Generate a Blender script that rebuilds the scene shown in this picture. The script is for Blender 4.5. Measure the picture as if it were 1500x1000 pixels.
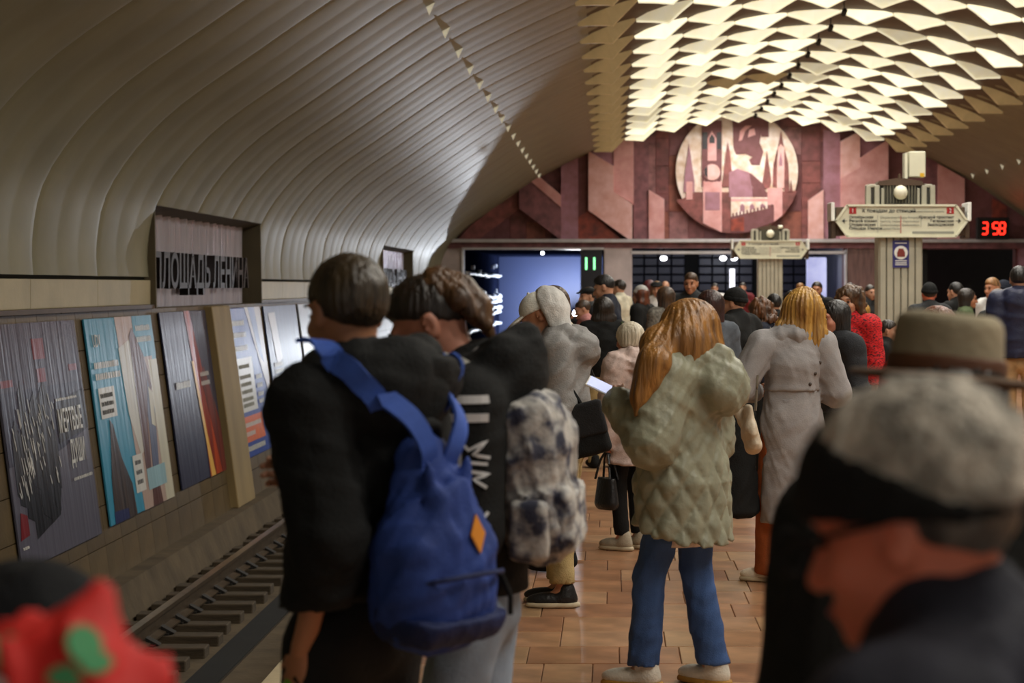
import bpy, bmesh, math, random
import numpy as np
from mathutils import Vector, Matrix, Euler

random.seed(7)
SC = bpy.context.scene
COL = SC.collection
for o in list(bpy.data.objects):
    bpy.data.objects.remove(o)
pi = math.pi
F = 2916.7                      # 70 mm lens on 36 mm film, in pixels of a 1500 px wide frame
VX, VY, EYE = 895.0, 418.0, 1.7  # where the station axis vanishes, height of the lens
CX = 4.05                       # centre line of the vault, metres right of the lens

# ------------------------------------------------------------------ camera, world, lights, exposure
cam = bpy.data.cameras.new('camera')
cam.lens = 70; cam.sensor_width = 36
cam.shift_x = (750 - VX) / 1500; cam.shift_y = -(500 - VY) / 1500
cam.clip_start = .1; cam.clip_end = 300
cam.dof.use_dof = True; cam.dof.focus_distance = 11.0; cam.dof.aperture_fstop = 4.4
cam_o = bpy.data.objects.new('camera', cam)
cam_o.location = (0, 0, EYE); cam_o.rotation_euler = (pi / 2, 0, 0)
COL.objects.link(cam_o); SC.camera = cam_o

w = bpy.data.worlds.new('world'); SC.world = w; w.use_nodes = True
w.node_tree.nodes['Background'].inputs[0].default_value = (1.0, .95, .86, 1)
w.node_tree.nodes['Background'].inputs[1].default_value = .24
SC.view_settings.view_transform = 'Standard'; SC.view_settings.look = 'None'
SC.view_settings.gamma = 1; SC.view_settings.exposure = 0.68
SC.view_settings.use_curve_mapping = False
SC.cycles.use_denoising = True
SC.cycles.max_bounces = 5; SC.cycles.diffuse_bounces = 3; SC.cycles.glossy_bounces = 3
SC.cycles.transmission_bounces = 2; SC.cycles.sample_clamp_indirect = 6
SC.cycles.caustics_reflective = False; SC.cycles.caustics_refractive = False


def area(loc, sx, sy, power, color, rot=(0, 0, 0), spread=180):
    l = bpy.data.lights.new('lamp_tubes', 'AREA'); l.shape = 'RECTANGLE'; l.size = sx; l.size_y = sy
    l.energy = power; l.color = color; l.spread = math.radians(spread)
    o = bpy.data.objects.new('lamp_tubes', l); o.location = loc; o.rotation_euler = rot
    COL.objects.link(o); return o


ROWS = [56.2 - 2.1 * i for i in range(27)]
for y in [ROWS[0] - 1.0] + ROWS[1:]:                  # the tubes of each coffer, hidden from below by its row of light panels
    area((CX, y + .28, 6.43), 3.4, .2, 72, (1, .95, .85), spread=165)
lp = bpy.data.lights.new('headlight_beam', 'POINT'); lp.energy = 1500; lp.color = (.86, .92, 1); lp.shadow_soft_size = .12
lpo = bpy.data.objects.new('headlight_beam', lp); lpo.location = (-1.3, 74.5, .66); COL.objects.link(lpo)
for x, y, e in ((1.6, 60, 40), (3.9, 62, 60)):
    l2 = bpy.data.lights.new('passage_lamp', 'POINT'); l2.energy = e; l2.color = (.85, .9, 1); l2.shadow_soft_size = .1
    o2 = bpy.data.objects.new('passage_lamp', l2); o2.location = (x, y, 2.6); COL.objects.link(o2)


# ------------------------------------------------------------------ helpers
def lin(c):
    return tuple(((v / 255) / 12.92 if v / 255 <= .04045 else ((v / 255 + .055) / 1.055) ** 2.4) for v in c)


_mats = {}


def mat(name, c, rough=.7, var=.12, scale=8, bump=0, bscale=40, metal=0, emit=0, stretch=(1, 1, 1), c2=None, coat=0,
        spec=.5, thr=None, sss=0):
    """procedural material: noise between two tones of a colour, with a fine bump"""
    if name in _mats: return _mats[name]
    m = bpy.data.materials.new(name); m.use_nodes = True
    nt = m.node_tree; N = nt.nodes; L = nt.links
    b = N['Principled BSDF']
    a = lin(c); d = lin(c2) if c2 else tuple(v * (1 - var * 1.6) for v in a)
    if not c2: a = tuple(min(1, v * (1 + var)) for v in a)
    tc = N.new('ShaderNodeTexCoord'); mp = N.new('ShaderNodeMapping'); mp.inputs['Scale'].default_value = stretch
    L.new(tc.outputs['Object'], mp.inputs['Vector'])
    n = N.new('ShaderNodeTexNoise'); n.inputs['Scale'].default_value = scale; n.inputs['Detail'].default_value = 4
    L.new(mp.outputs[0], n.inputs['Vector'])
    r = N.new('ShaderNodeValToRGB'); lo, hi = thr or (.3, .7)
    r.color_ramp.elements[0].position = lo; r.color_ramp.elements[1].position = hi
    r.color_ramp.elements[0].color = (*d, 1); r.color_ramp.elements[1].color = (*a, 1)
    L.new(n.outputs[0], r.inputs[0]); L.new(r.outputs[0], b.inputs['Base Color'])
    b.inputs['Roughness'].default_value = rough; b.inputs['Metallic'].default_value = metal
    b.inputs['Specular IOR Level'].default_value = spec
    b.inputs['Coat Weight'].default_value = coat; b.inputs['Coat Roughness'].default_value = .12
    if sss:
        b.inputs['Subsurface Weight'].default_value = sss; b.inputs['Subsurface Radius'].default_value = (.02, .008, .004)
    if emit:
        L.new(r.outputs[0], b.inputs['Emission Color']); b.inputs['Emission Strength'].default_value = emit
    if bump:
        n2 = N.new('ShaderNodeTexNoise'); n2.inputs['Scale'].default_value = bscale; n2.inputs['Detail'].default_value = 3
        L.new(mp.outputs[0], n2.inputs['Vector'])
        bp = N.new('ShaderNodeBump'); bp.inputs['Strength'].default_value = bump; bp.inputs['Distance'].default_value = .02
        L.new(n2.outputs[0], bp.inputs['Height']); L.new(bp.outputs[0], b.inputs['Normal'])
    _mats[name] = m
    return m


def put(name, me, m=None, parent=None, loc=None, rot=None, label=None, cat=None, group=None, kind=None):
    o = bpy.data.objects.new(name, me); COL.objects.link(o)
    if me is not None and m is not None and len(me.materials) == 0: me.materials.append(m)
    if parent is not None: o.parent = parent
    if loc is not None: o.location = loc
    if rot is not None: o.rotation_euler = rot
    for k, v in (('label', label), ('category', cat), ('group', group), ('kind', kind)):
        if v: o[k] = v
    return o


def mesh(name, V, Fc, smooth=False):
    me = bpy.data.meshes.new(name); me.from_pydata([tuple(v) for v in V], [], Fc)
    if smooth: me.polygons.foreach_set('use_smooth', [True] * len(me.polygons))
    me.update(); return me


class MB:
    """collects boxes, prisms and tubes of one part"""
    def __init__(s): s.V = []; s.F = []
    def add(s, V, Fc):
        n = len(s.V); s.V += [tuple(v) for v in V]; s.F += [tuple(i + n for i in f) for f in Fc]; return s
    def box(s, c, h, R=None):
        P = [Vector((x * h[0], y * h[1], z * h[2])) for x in (-1, 1) for y in (-1, 1) for z in (-1, 1)]
        if R is not None: P = [R @ p for p in P]
        return s.add([p + Vector(c) for p in P], [(0, 1, 3, 2), (4, 6, 7, 5), (0, 4, 5, 1), (2, 3, 7, 6), (0, 2, 6, 4), (1, 5, 7, 3)])
    def span(s, a, b):
        return s.box([(a[i] + b[i]) / 2 for i in range(3)], [abs(b[i] - a[i]) / 2 for i in range(3)])
    def prism(s, pts, off):
        """polygon (3-D points) extruded by a vector"""
        n = len(pts); A = [Vector(p) for p in pts]; B = [p + Vector(off) for p in A]
        return s.add(A + B, [tuple(range(n))[::-1], tuple(range(n, 2 * n))] + [(i, (i + 1) % n, n + (i + 1) % n, n + i) for i in range(n)])
    def tube(s, P, r, n=8, cap=True):
        P = [Vector(p) for p in P]; k = len(P); V = []
        R = r if isinstance(r, (list, tuple)) else [r] * k
        for i, p in enumerate(P):
            d = (P[min(i + 1, k - 1)] - P[max(i - 1, 0)]).normalized()
            u = d.cross(Vector((0, 0, 1)) if abs(d.z) < .95 else Vector((1, 0, 0))).normalized(); v = d.cross(u)
            V += [p + R[i] * (math.cos(2 * pi * j / n) * u + math.sin(2 * pi * j / n) * v) for j in range(n)]
        Fc = [(i * n + j, i * n + (j + 1) % n, (i + 1) * n + (j + 1) % n, (i + 1) * n + j) for i in range(k - 1) for j in range(n)]
        if cap: Fc += [tuple(range(n))[::-1], tuple(range((k - 1) * n, k * n))]
        return s.add(V, Fc)
    def band(s, P, Nn, wd, th):
        """flat strap along points P, surface normals Nn, width wd, thickness th"""
        P = [Vector(p) for p in P]; k = len(P); V = []
        for i, p in enumerate(P):
            d = (P[min(i + 1, k - 1)] - P[max(i - 1, 0)]).normalized(); nn = Vector(Nn[i]).normalized(); sd = d.cross(nn).normalized()
            V += [p - sd * wd / 2, p + sd * wd / 2, p + sd * wd / 2 + nn * th, p - sd * wd / 2 + nn * th]
        Fc = [(i * 4 + j, i * 4 + (j + 1) % 4, i * 4 + 4 + (j + 1) % 4, i * 4 + 4 + j) for i in range(k - 1) for j in range(4)]
        Fc += [(0, 1, 2, 3), (k * 4 - 1, k * 4 - 2, k * 4 - 3, k * 4 - 4)]
        return s.add(V, Fc)
    def ball(s, c, r, n=10, m=7):
        r = r if isinstance(r, (tuple, list)) else (r, r, r); V = [(c[0], c[1], c[2] - r[2])]
        for i in range(1, m):
            t = pi * i / m
            V += [(c[0] + r[0] * math.sin(t) * math.cos(2 * pi * j / n), c[1] + r[1] * math.sin(t) * math.sin(2 * pi * j / n), c[2] - r[2] * math.cos(t)) for j in range(n)]
        V.append((c[0], c[1], c[2] + r[2])); e = len(V) - 1
        Fc = [(0, 1 + (j + 1) % n, 1 + j) for j in range(n)] + [(e, 1 + (m - 2) * n + j, 1 + (m - 2) * n + (j + 1) % n) for j in range(n)]
        Fc += [(1 + i * n + j, 1 + i * n + (j + 1) % n, 1 + (i + 1) * n + (j + 1) % n, 1 + (i + 1) * n + j) for i in range(m - 2) for j in range(n)]
        return s.add(V, Fc)
    def me(s, name, smooth=False, bevel=0):
        m = mesh(name, s.V, s.F, smooth)
        bm = bmesh.new(); bm.from_mesh(m); bmesh.ops.recalc_face_normals(bm, faces=bm.faces[:])
        if bevel: bmesh.ops.bevel(bm, geom=bm.edges[:], offset=bevel, segments=1, affect='EDGES')
        bm.to_mesh(m); bm.free()
        if smooth: m.polygons.foreach_set('use_smooth', [True] * len(m.polygons))
        return m
    def put(s, name, m, parent=None, smooth=False, bevel=0, **k):
        return put(name, s.me(name, smooth, bevel), m, parent, **k)


def thing(name, label, cat, loc=(0, 0, 0), rz=0, group=None):
    return put(name, None, None, None, loc, (0, 0, rz), label, cat, group)


def text(s, name, m, parent, loc, size, rot=(pi / 2, 0, 0), sx=1, align='LEFT', ext=.003, offset=0):
    cu = bpy.data.curves.new(name, 'FONT'); cu.body = s; cu.size = size; cu.align_x = align; cu.extrude = ext
    cu.resolution_u = 2; cu.offset = offset; cu.fill_mode = 'BOTH'
    to = bpy.data.objects.new(name, cu)
    me = bpy.data.meshes.new_from_object(to); bpy.data.objects.remove(to); me.name = name
    o = put(name, me, m, parent, loc, rot); o.scale = (sx, 1, 1); return o


def px(x, y, d):
    return Vector(((x - VX) * d / F, d, EYE + (VY - y) * d / F))


# ------------------------------------------------------------------ materials of the station
M_vault = mat('vault_plaster', (134, 130, 106), .5, .1, 1.3, .05, 6, spec=.4)
M_skirt = mat('ledge_plaster', (178, 166, 134), .5, .1, 2, .1, 20)
M_walltile = [mat('wall_tile_%d' % i, c, .45, .18, 3, .1, 20) for i, c in enumerate([(92, 76, 50), (96, 79, 52), (88, 72, 48)])]
M_conc = mat('track_concrete', (92, 78, 58), .9, .22, 2.5, .3, 12)
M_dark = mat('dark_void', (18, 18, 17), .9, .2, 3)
M_rail = mat('rail_steel', (96, 82, 66), .45, .15, 6, .1, 30, metal=.6)
M_railtop = mat('rail_head_steel', (168, 150, 128), .3, .1, 6, metal=.9)
M_sleeper = mat('sleeper_wood', (78, 66, 50), .9, .25, 4, .4, 20, stretch=(1, 6, 6))
M_tile = [mat('floor_granite_%d' % i, c, .3, .16, 5, .04, 30, c2=tuple(int(v * .74) for v in c)) for i, c in
          enumerate([(190, 142, 104), (180, 130, 94), (198, 152, 114), (172, 122, 88), (188, 148, 108)])]
M_edge = mat('edge_stone', (188, 172, 140), .5, .1, 6, .1, 30)
GR = [(150, 88, 86), (160, 100, 98), (138, 82, 84), (166, 114, 116), (146, 96, 104), (156, 92, 78)]
M_gran = [mat('granite_%d' % i, c, .6, .3, 4, .05, 20, c2=tuple(int(v * .66) for v in c)) for i, c in enumerate(GR)]
M_pink = mat('pink_granite', (224, 172, 174), .6, .2, 3, .05, 20, c2=(200, 140, 136))
M_pink2 = mat('pale_granite', (232, 190, 190), .6, .2, 4, .05, 20, c2=(214, 160, 152))
M_mauve = mat('mauve_granite', (170, 124, 142), .6, .2, 4, c2=(144, 100, 110))
M_maroon = mat('maroon_granite', (122, 76, 82), .6, .25, 5, c2=(104, 60, 62))
M_redg = mat('red_granite', (164, 76, 60), .35, .25, 5, c2=(100, 46, 44))
M_cream = mat('cream_stone', (244, 230, 226), .6, .12, 5, c2=(206, 176, 150))
M_ink = mat('black_stone', (44, 40, 50), .4, .2, 5)
M_marble = mat('pale_marble', (196, 184, 186), .35, .12, 2.5, .03, 20)
M_alum = mat('aluminium_trim', (196, 194, 200), .35, .08, 5, metal=.5)
M_sign = mat('sign_face', (214, 212, 188), .5, .04, 5)
M_signframe = mat('sign_frame', (222, 220, 196), .45, .05, 5)
M_pillar = mat('pillar_slat', (172, 168, 150), .55, .1, 3, .05, 20)
M_pillard = mat('pillar_groove', (112, 108, 94), .6, .1, 3)
M_brown = mat('brown_metal', (78, 58, 40), .5, .15, 5)
M_txt = mat('dark_print', (40, 42, 44), .6, .05, 5)
M_txtg = mat('grey_print', (146, 146, 134), .6, .05, 5)
M_red = mat('red_plate', (176, 26, 28), .45, .06, 5)
M_white = mat('white_print', (232, 232, 226), .6, .04, 5)

# ------------------------------------------------------------------ setting: floor and platform
floor = put('floor', MB().span((-1.0, -3, -.3), (9.6, 57, -.012)).me('floor'), mat('floor_joint', (158, 114, 82), .8, .1, 5), kind='structure')
xs0, n_single = -1.0, 0
rest = {i: MB() for i in range(5)}
d = -2.8
tile_cache = {}
while d < 56.9:
    x = -1.0
    dd = min(.42, 57 - d)
    while x < 9.55:
        wd = random.choice((.22, .28, .34, .42, .5)); wd = min(wd, 9.6 - x)
        if wd < .06: break
        i = random.randrange(5)
        if 8.2 < d < 15.4 and -1.1 < x < 1.6 and n_single < 290:
            key = (round(wd, 3), i)
            if key not in tile_cache:
                me = MB().span((0, 0, -.03), (wd - .004, .416, 0)).me('floor_tile', bevel=.003); me.materials.append(M_tile[i]); tile_cache[key] = me
            put('floor_tile', tile_cache[key], None, floor, (x, d, random.uniform(-.0012, .0012))); n_single += 1
        else:
            rest[i].add([(x, d, 0), (x + wd - .004, d, 0), (x + wd - .004, d + dd - .004, 0), (x, d + dd - .004, 0),
                         (x, d, -.015), (x + wd - .004, d, -.015), (x + wd - .004, d + dd - .004, -.015), (x, d + dd - .004, -.015)],
                        [(0, 1, 2, 3), (0, 4, 5, 1), (1, 5, 6, 2), (2, 6, 7, 3), (3, 7, 4, 0)])
        x += wd
    d += .42
for i in range(5):
    rest[i].put('floor_tile', M_tile[i], floor, kind='stuff')
edge = put('trim_1', MB().span((-1.5, -3, -.16), (-1.0, 57, -.02)).me('trim_1'), M_conc, kind='structure')
es = MB().span((-1.5, 0, -.1), (-1.004, 1.18, .002)).me('edge_stone', bevel=.006); es.materials.append(M_edge)
for i in range(50):
    put('edge_stone', es, None, edge, (0, -3 + 1.2 * i, 0))
put('wall_platform_side', MB().span((-1.42, -3, -1.35), (-1.1, 57, -.16)).me('wall_platform_side'), M_conc, kind='structure')
MB().add([(-4.5, -3, -.95), (-4.32, -3, -.95), (-4.2, -3, -1.28), (-2.95, -3, -1.28), (-2.85, -3, -1.2), (-1.3, -3, -1.15),
          (-4.5, 80, -.95), (-4.32, 80, -.95), (-4.2, 80, -1.28), (-2.95, 80, -1.28), (-2.85, 80, -1.2), (-1.3, 80, -1.15)],
         [(i, i + 1, i + 7, i + 6) for i in range(5)]).put('floor_trackbed', M_conc, kind='structure')
# right-hand track, only its bed and the platform side
MB().span((9.6, -3, -1.4), (13.2, 80, -1.25)).put('floor_trackbed_right', M_conc, kind='structure')
MB().span((9.3, -3, -1.3), (9.58, 57, -.02)).put('wall_platform_right', M_conc, kind='structure')

# ------------------------------------------------------------------ railway track
trk = thing('railway_track', 'rusty railway track with short sleepers running past the posters', 'track', (-3.76, 0, -1.28))
prof = [(-.075, 0), (.075, 0), (.075, .015), (.012, .035), (.012, .13), (.036, .145), (.036, .178), (-.036, .178), (-.036, .145), (-.012, .13), (-.012, .035), (-.075, .015)]
rm = MB().prism([(p[0], 2, p[1] + .1) for p in prof], (0, 68, 0)).put('rail', M_rail, trk)
MB().span((-.034, 2, .2785), (.034, 70, .282)).put('rail_head', M_railtop, rm)
sl = MB().span((-.42, -.1, -.04), (.5, .1, .085)).me('sleeper', bevel=.008); sl.materials.append(M_sleeper)
cl = MB().span((-.1, -.08, .085), (.1, .08, .1)).prism([(.03, -.05, .1), (.14, -.05, .1), (.03, -.05, .16)], (0, .1, 0)).prism([(-.03, -.05, .1), (-.14, -.05, .1), (-.03, -.05, .16)], (0, .1, 0)).me('rail_clip'); cl.materials.append(mat('iron_clip', (30, 26, 22), .7, .2, 8))
for i in range(70):
    put('sleeper', sl, None, trk, (random.uniform(-.03, .03), 5 + .55 * i, 0), (0, 0, random.uniform(-.015, .015)))
    put('rail_clip', cl, None, trk, (0, 5 + .55 * i, 0))
MB().prism([(p[0] + 1.52, 2, p[1] + .1) for p in prof], (0, 68, 0)).put('rail', M_rail, trk)
MB().span((.58, 2, -.1), (.82, 70, .02)).put('drain_channel', M_dark, trk)

# ------------------------------------------------------------------ leaning tiled wall on the far side of the track
WZ0, WZ1 = -1.0, 1.46


def wx(z): return -4.85 + .135 * (1.45 - z)


NRM = Vector((1, 0, .135)).normalized()
wl = put('wall_left', MB().prism([(wx(WZ0) - .02, -3, WZ0), (wx(WZ1) - .02, -3, WZ1), (wx(WZ1) - .3, -3, WZ1), (wx(WZ0) - .3, -3, WZ0)], (0, 79, 0)).me('wall_left'), M_conc, kind='structure')
wr = MB()
th = (WZ1 - WZ0) / 7
tms = []
for i in range(3):
    m_ = MB().span((-.02, .002, .002), (0, .598, th - .002)).me('wall_tile', bevel=.002); m_.materials.append(M_walltile[i]); tms.append(m_)
ang = math.atan(.135)
for k in range(7):
    z = WZ0 + th * k
    for j in range(70):
        y = 13.2 + .6 * j
        if j < 28: put('wall_tile', random.choice(tms), None, wl, (wx(z), y, z), (0, -ang, 0))
        else: wr.add([(wx(z), y, z + .004), (wx(z), y + .594, z + .004), (wx(z + th), y + .594, z + th - .004), (wx(z + th), y, z + th - .004)], [(0, 1, 2, 3)])
wr.put('wall_tile', M_walltile[0], wl, kind='stuff')
pil = put('trim_pilaster', MB().prism([(wx(-.95) + .1, 23.7, -.95), (wx(1.45) + .1, 23.7, 1.45), (wx(1.45) - .1, 23.7, 1.45), (wx(-.95) - .1, 23.7, -.95)], (0, 1.1, 0)).me('trim_pilaster', bevel=.01), mat('pilaster_stone', (150, 128, 86), .6, .12, 3, .1, 20, stretch=(1, 1, .3)), kind='structure')
MB().span((-5.1, -3, 1.46), (-4.8, 21.0, 1.5)).span((-5.1, 27.3, 1.46), (-4.8, 57, 1.5)).put('trim_2', M_brown, kind='structure')
lg = put('trim_ledge', MB().span((-5.2, -3, 1.5), (-4.92, 21.0, 1.8)).span((-5.2, 27.3, 1.5), (-4.92, 42.0, 1.8)).span((-5.2, 48.3, 1.5), (-4.92, 57, 1.8)).me('trim_ledge'), M_dark, kind='structure')
for a_, b_ in ((-3, 21.0), (27.3, 42.0), (48.3, 57)):
    n_ = round((b_ - a_) / 2.1)
    for i in range(n_):
        s_ = (b_ - a_) / n_
        MB().span((-4.95, a_ + s_ * i + .004, 1.5), (-4.85, a_ + s_ * (i + 1) - .004, 1.755)).put('ledge_panel', M_skirt, lg, bevel=.004)
        MB().ball((-4.84, a_ + s_ * i + .9, 1.475), .022, 8, 5).put('cable_clip', M_dark, lg)

# ------------------------------------------------------------------ vault of folded panels
PR = [(8.92, 1.79), (8.93, 2.1), (8.84, 2.55), (8.55, 3.0), (8.12, 3.42), (7.45, 3.89), (6.8, 4.34), (6.1, 4.8), (5.28, 5.22), (4.62, 5.52), (4.0, 5.78), (3.0, 6.13), (2.0, 6.39), (1.0, 6.56), (0, 6.62)]


def cr(P, n):
    out = []
    Q = [P[0]] + P + [(-P[-2][0], P[-2][1])]
    for i in range(1, len(Q) - 2):
        for k in range(n):
            t = k / n; a, b, c, e = (np.array(Q[i + j]) for j in (-1, 0, 1, 2))
            out.append(tuple(.5 * ((2 * b) + (-a + c) * t + (2 * a - 5 * b + 4 * c - e) * t * t + (-a + 3 * b - 3 * c + e) * t ** 3)))
    out.append(P[-1]); return out


half = cr(PR, 3)
arc = [(-w_, z_) for w_, z_ in half] + [(w_, z_) for w_, z_ in half[::-1][1:]]
nA = len(arc)
ta = []
for i in range(nA):
    a_, b_ = Vector(arc[max(0, i - 1)]), Vector(arc[min(nA - 1, i + 1)]); t_ = (b_ - a_).normalized(); ta.append(Vector((t_.y, -t_.x)))
fold = [0, .02, .12, .3, .5, .62, .66, .72, .86, .96, .99, 1.0]


def fdisp(t):
    return .010 * abs(math.sin(pi * t)) + .007 * abs(math.sin(3 * pi * t)) - (.004 if t < .004 or t > .996 else 0)


FT = [0, .008, .06, .14, .24, .31, .335, .36, .44, .5, .56, .64, .665, .69, .76, .86, .94, .992, 1]


def vault_panel(i0):
    V = []; Fc = []; n = len(FT)
    for j, t in enumerate(FT):
        for i in range(nA):
            p = Vector(arc[i]) + ta[i] * fdisp(t); V.append((p.x, t * 2.1, p.y))
    for j in range(n - 1):
        for i in range(i0, nA - 1):
            Fc.append((j * nA + i, j * nA + i + 1, (j + 1) * nA + i + 1, (j + 1) * nA + i))
    return mesh('vault_panel', V, Fc, True)


ceil = put('ceiling', None, None, None, (CX, 0, 0), kind='structure')
pa, pb = vault_panel(0), vault_panel(6)
cut = next(i for i in range(nA) if arc[i][1] > 2.42 and arc[i][0] < 0)
pb = vault_panel(cut)
for m_ in (pa, pb): m_.materials.append(M_vault)
put('vault_panel', pa, None, ceil, (0, 56.7, 0)).scale = (1, .19, 1)
y = 56.7 - 2.1
while y > -6:
    niche = (21 < y + .3 and y + 1.8 < 27.3) or (42 < y + .3 and y + 1.8 < 48.3)
    put('vault_panel', pb if niche else pa, None, ceil, (0, y, 0)); y -= 2.1
NICHES = []
y = 56.7 - 2.1; run = []
while y > -6:
    if (21 < y + .3 and y + 1.8 < 27.3) or (42 < y + .3 and y + 1.8 < 48.3): run.append(y)
    y -= 2.1
NICHES = [(min(r), max(r) + 2.1) for r in ([v for v in run if v > 35], [v for v in run if v < 35])]
ZC = arc[cut][1]; XCUT = CX + arc[cut][0]

# niches with the name of the station
M_foil = mat('ribbed_foil', (214, 210, 224), .22, .1, 2, .9, 5, metal=.6, stretch=(1, 3, .15))
M_nich = mat('niche_lining', (92, 82, 60), .7, .1, 3)
for q, (y0, y1) in enumerate(NICHES):
    nb = put('trim_niche', MB().span((-5.5, y0 - .02, 1.46), (-5.2, y1 + .02, 2.6)).me('n'), M_nich, kind='structure')
    MB().prism([(-5.3, y0 - .03, 1.46), (XCUT, y0 - .03, 1.46), (XCUT - .02, y0 - .03, ZC), (-5.3, y0 - .03, ZC)], (0, .04, 0)).put('niche_cheek', M_nich, nb)
    MB().prism([(-5.3, y1, 1.46), (XCUT, y1, 1.46), (XCUT - .02, y1, ZC), (-5.3, y1, ZC)], (0, .04, 0)).put('niche_cheek', M_nich, nb)
    MB().prism([(-5.3, y0, ZC - .14), (XCUT, y0, ZC - .01), (XCUT, y0, ZC + .05), (-5.3, y0, ZC + .05)], (0, y1 - y0, 0)).put('niche_lintel', M_nich, nb)
    sgn = thing('station_sign', ['far ribbed metal name panel in a vault niche behind the ponytail head', 'ribbed metal panel with raised station name in the niche above the posters'][q], 'sign', (-5.05, y0 + .1, 1.4))
    n_ = 14; L_ = y1 - y0 - .2
    for i in range(n_):
        a_ = L_ * i / n_; b_ = L_ * (i + 1) / n_
        MB().prism([(0, a_, .0), (.05, (a_ + b_) / 2, 0), (0, b_, 0), (-.05, b_, 0), (-.05, a_, 0)], (0, 0, ZC - 1.45)).put('foil_rib', M_foil, sgn)
    # letters stand proud of the ribs
    lt = text('ПЛОЩАДЬ ЛЕНИНА', 'letters', mat('letter_bronze', (34, 26, 24), .5, .1, 6), sgn, (.1, .22, .28), .52, (pi / 2, 0, pi / 2), ext=.05, offset=.012)
    bb = [v.co.x for v in lt.data.vertices]
    lt.scale = ((L_ - .5) / (max(bb) - min(bb)), 1, 1)

# ------------------------------------------------------------------ ceiling luminaire: rows of keel-shaped panels
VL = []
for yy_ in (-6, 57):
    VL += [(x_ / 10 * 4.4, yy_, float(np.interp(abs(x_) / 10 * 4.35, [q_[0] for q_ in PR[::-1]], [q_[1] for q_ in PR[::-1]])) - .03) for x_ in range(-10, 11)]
put('crown_shade_sheet', mesh('crown_shade_sheet', VL, [(i_, i_ + 1, i_ + 22, i_ + 21) for i_ in range(20)]), mat('crown_shade_brown', (92, 74, 56), .7, .12, 2), ceil)  # added brown sheet, standing in for the shaded ceiling between the light panels
lum = thing('ceiling_luminaire', 'long luminaire of staggered white keel-shaped panels along the vault crown', 'ceiling light', (CX, 0, 0))
hw = .465
LP = mesh('light_panel', [(-hw, 0, 0), (-hw * .5, -.05, .035), (0, -.07, .05), (hw * .5, -.05, .035), (hw, 0, 0), (hw * .5, .05, .035), (0, .07, .05), (-hw * .5, .05, .035),
                          (-hw, 0, -.045), (-hw * .52, -.035, -.13), (0, -.05, -.235), (hw * .52, -.035, -.13), (hw, 0, -.045), (hw * .52, .035, -.13), (0, .05, -.235), (-hw * .52, .035, -.13)],
          [(0, 8, 9, 1), (1, 9, 10, 2), (2, 10, 11, 3), (3, 11, 12, 4), (4, 12, 13, 5), (5, 13, 14, 6), (6, 14, 15, 7), (7, 15, 8, 0), (8, 15, 14, 10, 9), (10, 14, 13, 12, 11), (0, 1, 2, 3, 4, 5, 6, 7)])
EM = [.72, .52, .36, .2, .08]
M_lp = [mat('light_panel_%d' % i, (255, 252, 224), .4, .03, 3, .0, 5, emit=e, c2=(250, 236, 196)) if i < 4 else mat('light_panel_dim', (186, 160, 112), .5, .1, 3, emit=.13) for i, e in enumerate(EM)]
LPS = []
for i in range(5):
    c_ = LP.copy(); c_.materials.append(M_lp[i]); LPS.append(c_)
RIM = MB().tube([(-hw, -.012, -.045), (-hw * .52, -.048, -.132), (0, -.064, -.24), (hw * .52, -.048, -.132), (hw, -.012, -.045)], .012, 5).me('panel_rim')
RIM.materials.append(mat('panel_rim', (246, 238, 206), .4, .05, 3, emit=.5))


def vz(x):
    x = abs(x); return float(np.interp(x, [p[0] for p in PR[::-1]], [p[1] for p in PR[::-1]]))


cum = np.cumsum([0] + [math.hypot(.02, vz(.02 * (i + 1)) - vz(.02 * i)) for i in range(260)])
for r, y in enumerate(ROWS):
    st = .5 if r % 2 else 0
    for k in range(-6, 6):
        s_ = (k + st) * .94 + (.0 if r % 2 else .47)
        if abs(s_) > 4.5: continue
        x = float(np.interp(abs(s_), cum, [.02 * i for i in range(261)])) * (1 if s_ > 0 else -1)
        sl_ = -(vz(x + .05) - vz(x - .05)) / .1
        q = random.choices((0, 1, 2, 3), (5, 5, 3, 1))[0]
        if abs(s_) > 3.7: q = 4
        if r == 5 and -1.6 < s_ < 0: q = 4
        po = put('light_panel', LPS[q], None, lum, (x, y, vz(x) - .05), (0, math.atan(sl_), 0))
        if r < 16 and q < 4: put('panel_rim', RIM, None, po)
# dark spotlights hanging on the crown between the rows
for y in ROWS[:13]:
    MB().tube([(0, 0, .2), (0, 0, 0)], .012, 6).tube([(-.02, -.1, -.06), (.02, .09, .02)], .05, 8).put('spotlight', mat('lamp_housing', (40, 38, 36), .5), lum, loc=(-.04, y - .95, 6.42))
# little pointed vents along the haunches of the vault, brightened by an added glow
VT = mesh('vault_vent', [(-.06, 0, .06), (.06, 0, .06), (0, -.02, -.09), (0, .06, .03)], [(0, 1, 2), (0, 3, 1), (1, 3, 2), (2, 3, 0)]); VT.materials.append(mat('vent_glow', (236, 228, 200), .5, emit=.22))
for i in range(17):
    for sgn_ in (-1, 1):
        yy = 56.7 - 2.1 * i - 1.05
        put('vault_vent', VT, None, ceil, (sgn_ * (6.06 if sgn_ < 0 else 6.06), yy, 4.775))

# ------------------------------------------------------------------ posters on the leaning wall
def poly(u, pts, m, z, parent, name, sz):
    """flat printed shape in poster coordinates (fractions of width and height)"""
    b = MB(); b.prism([(p[0] * sz[0], p[1] * sz[1], z) for p in pts], (0, 0, .0015)); return b.put(name, m, parent)


def rect(a, b, c, d): return [(a, b), (c, b), (c, d), (a, d)]


def printm(name, c, var=.06, **k): return mat('print_' + name, c, .34, var, k.pop('scale', 3), .3, 4, coat=.04, spec=.28, stretch=(3, .2, 1), **k)


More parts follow.
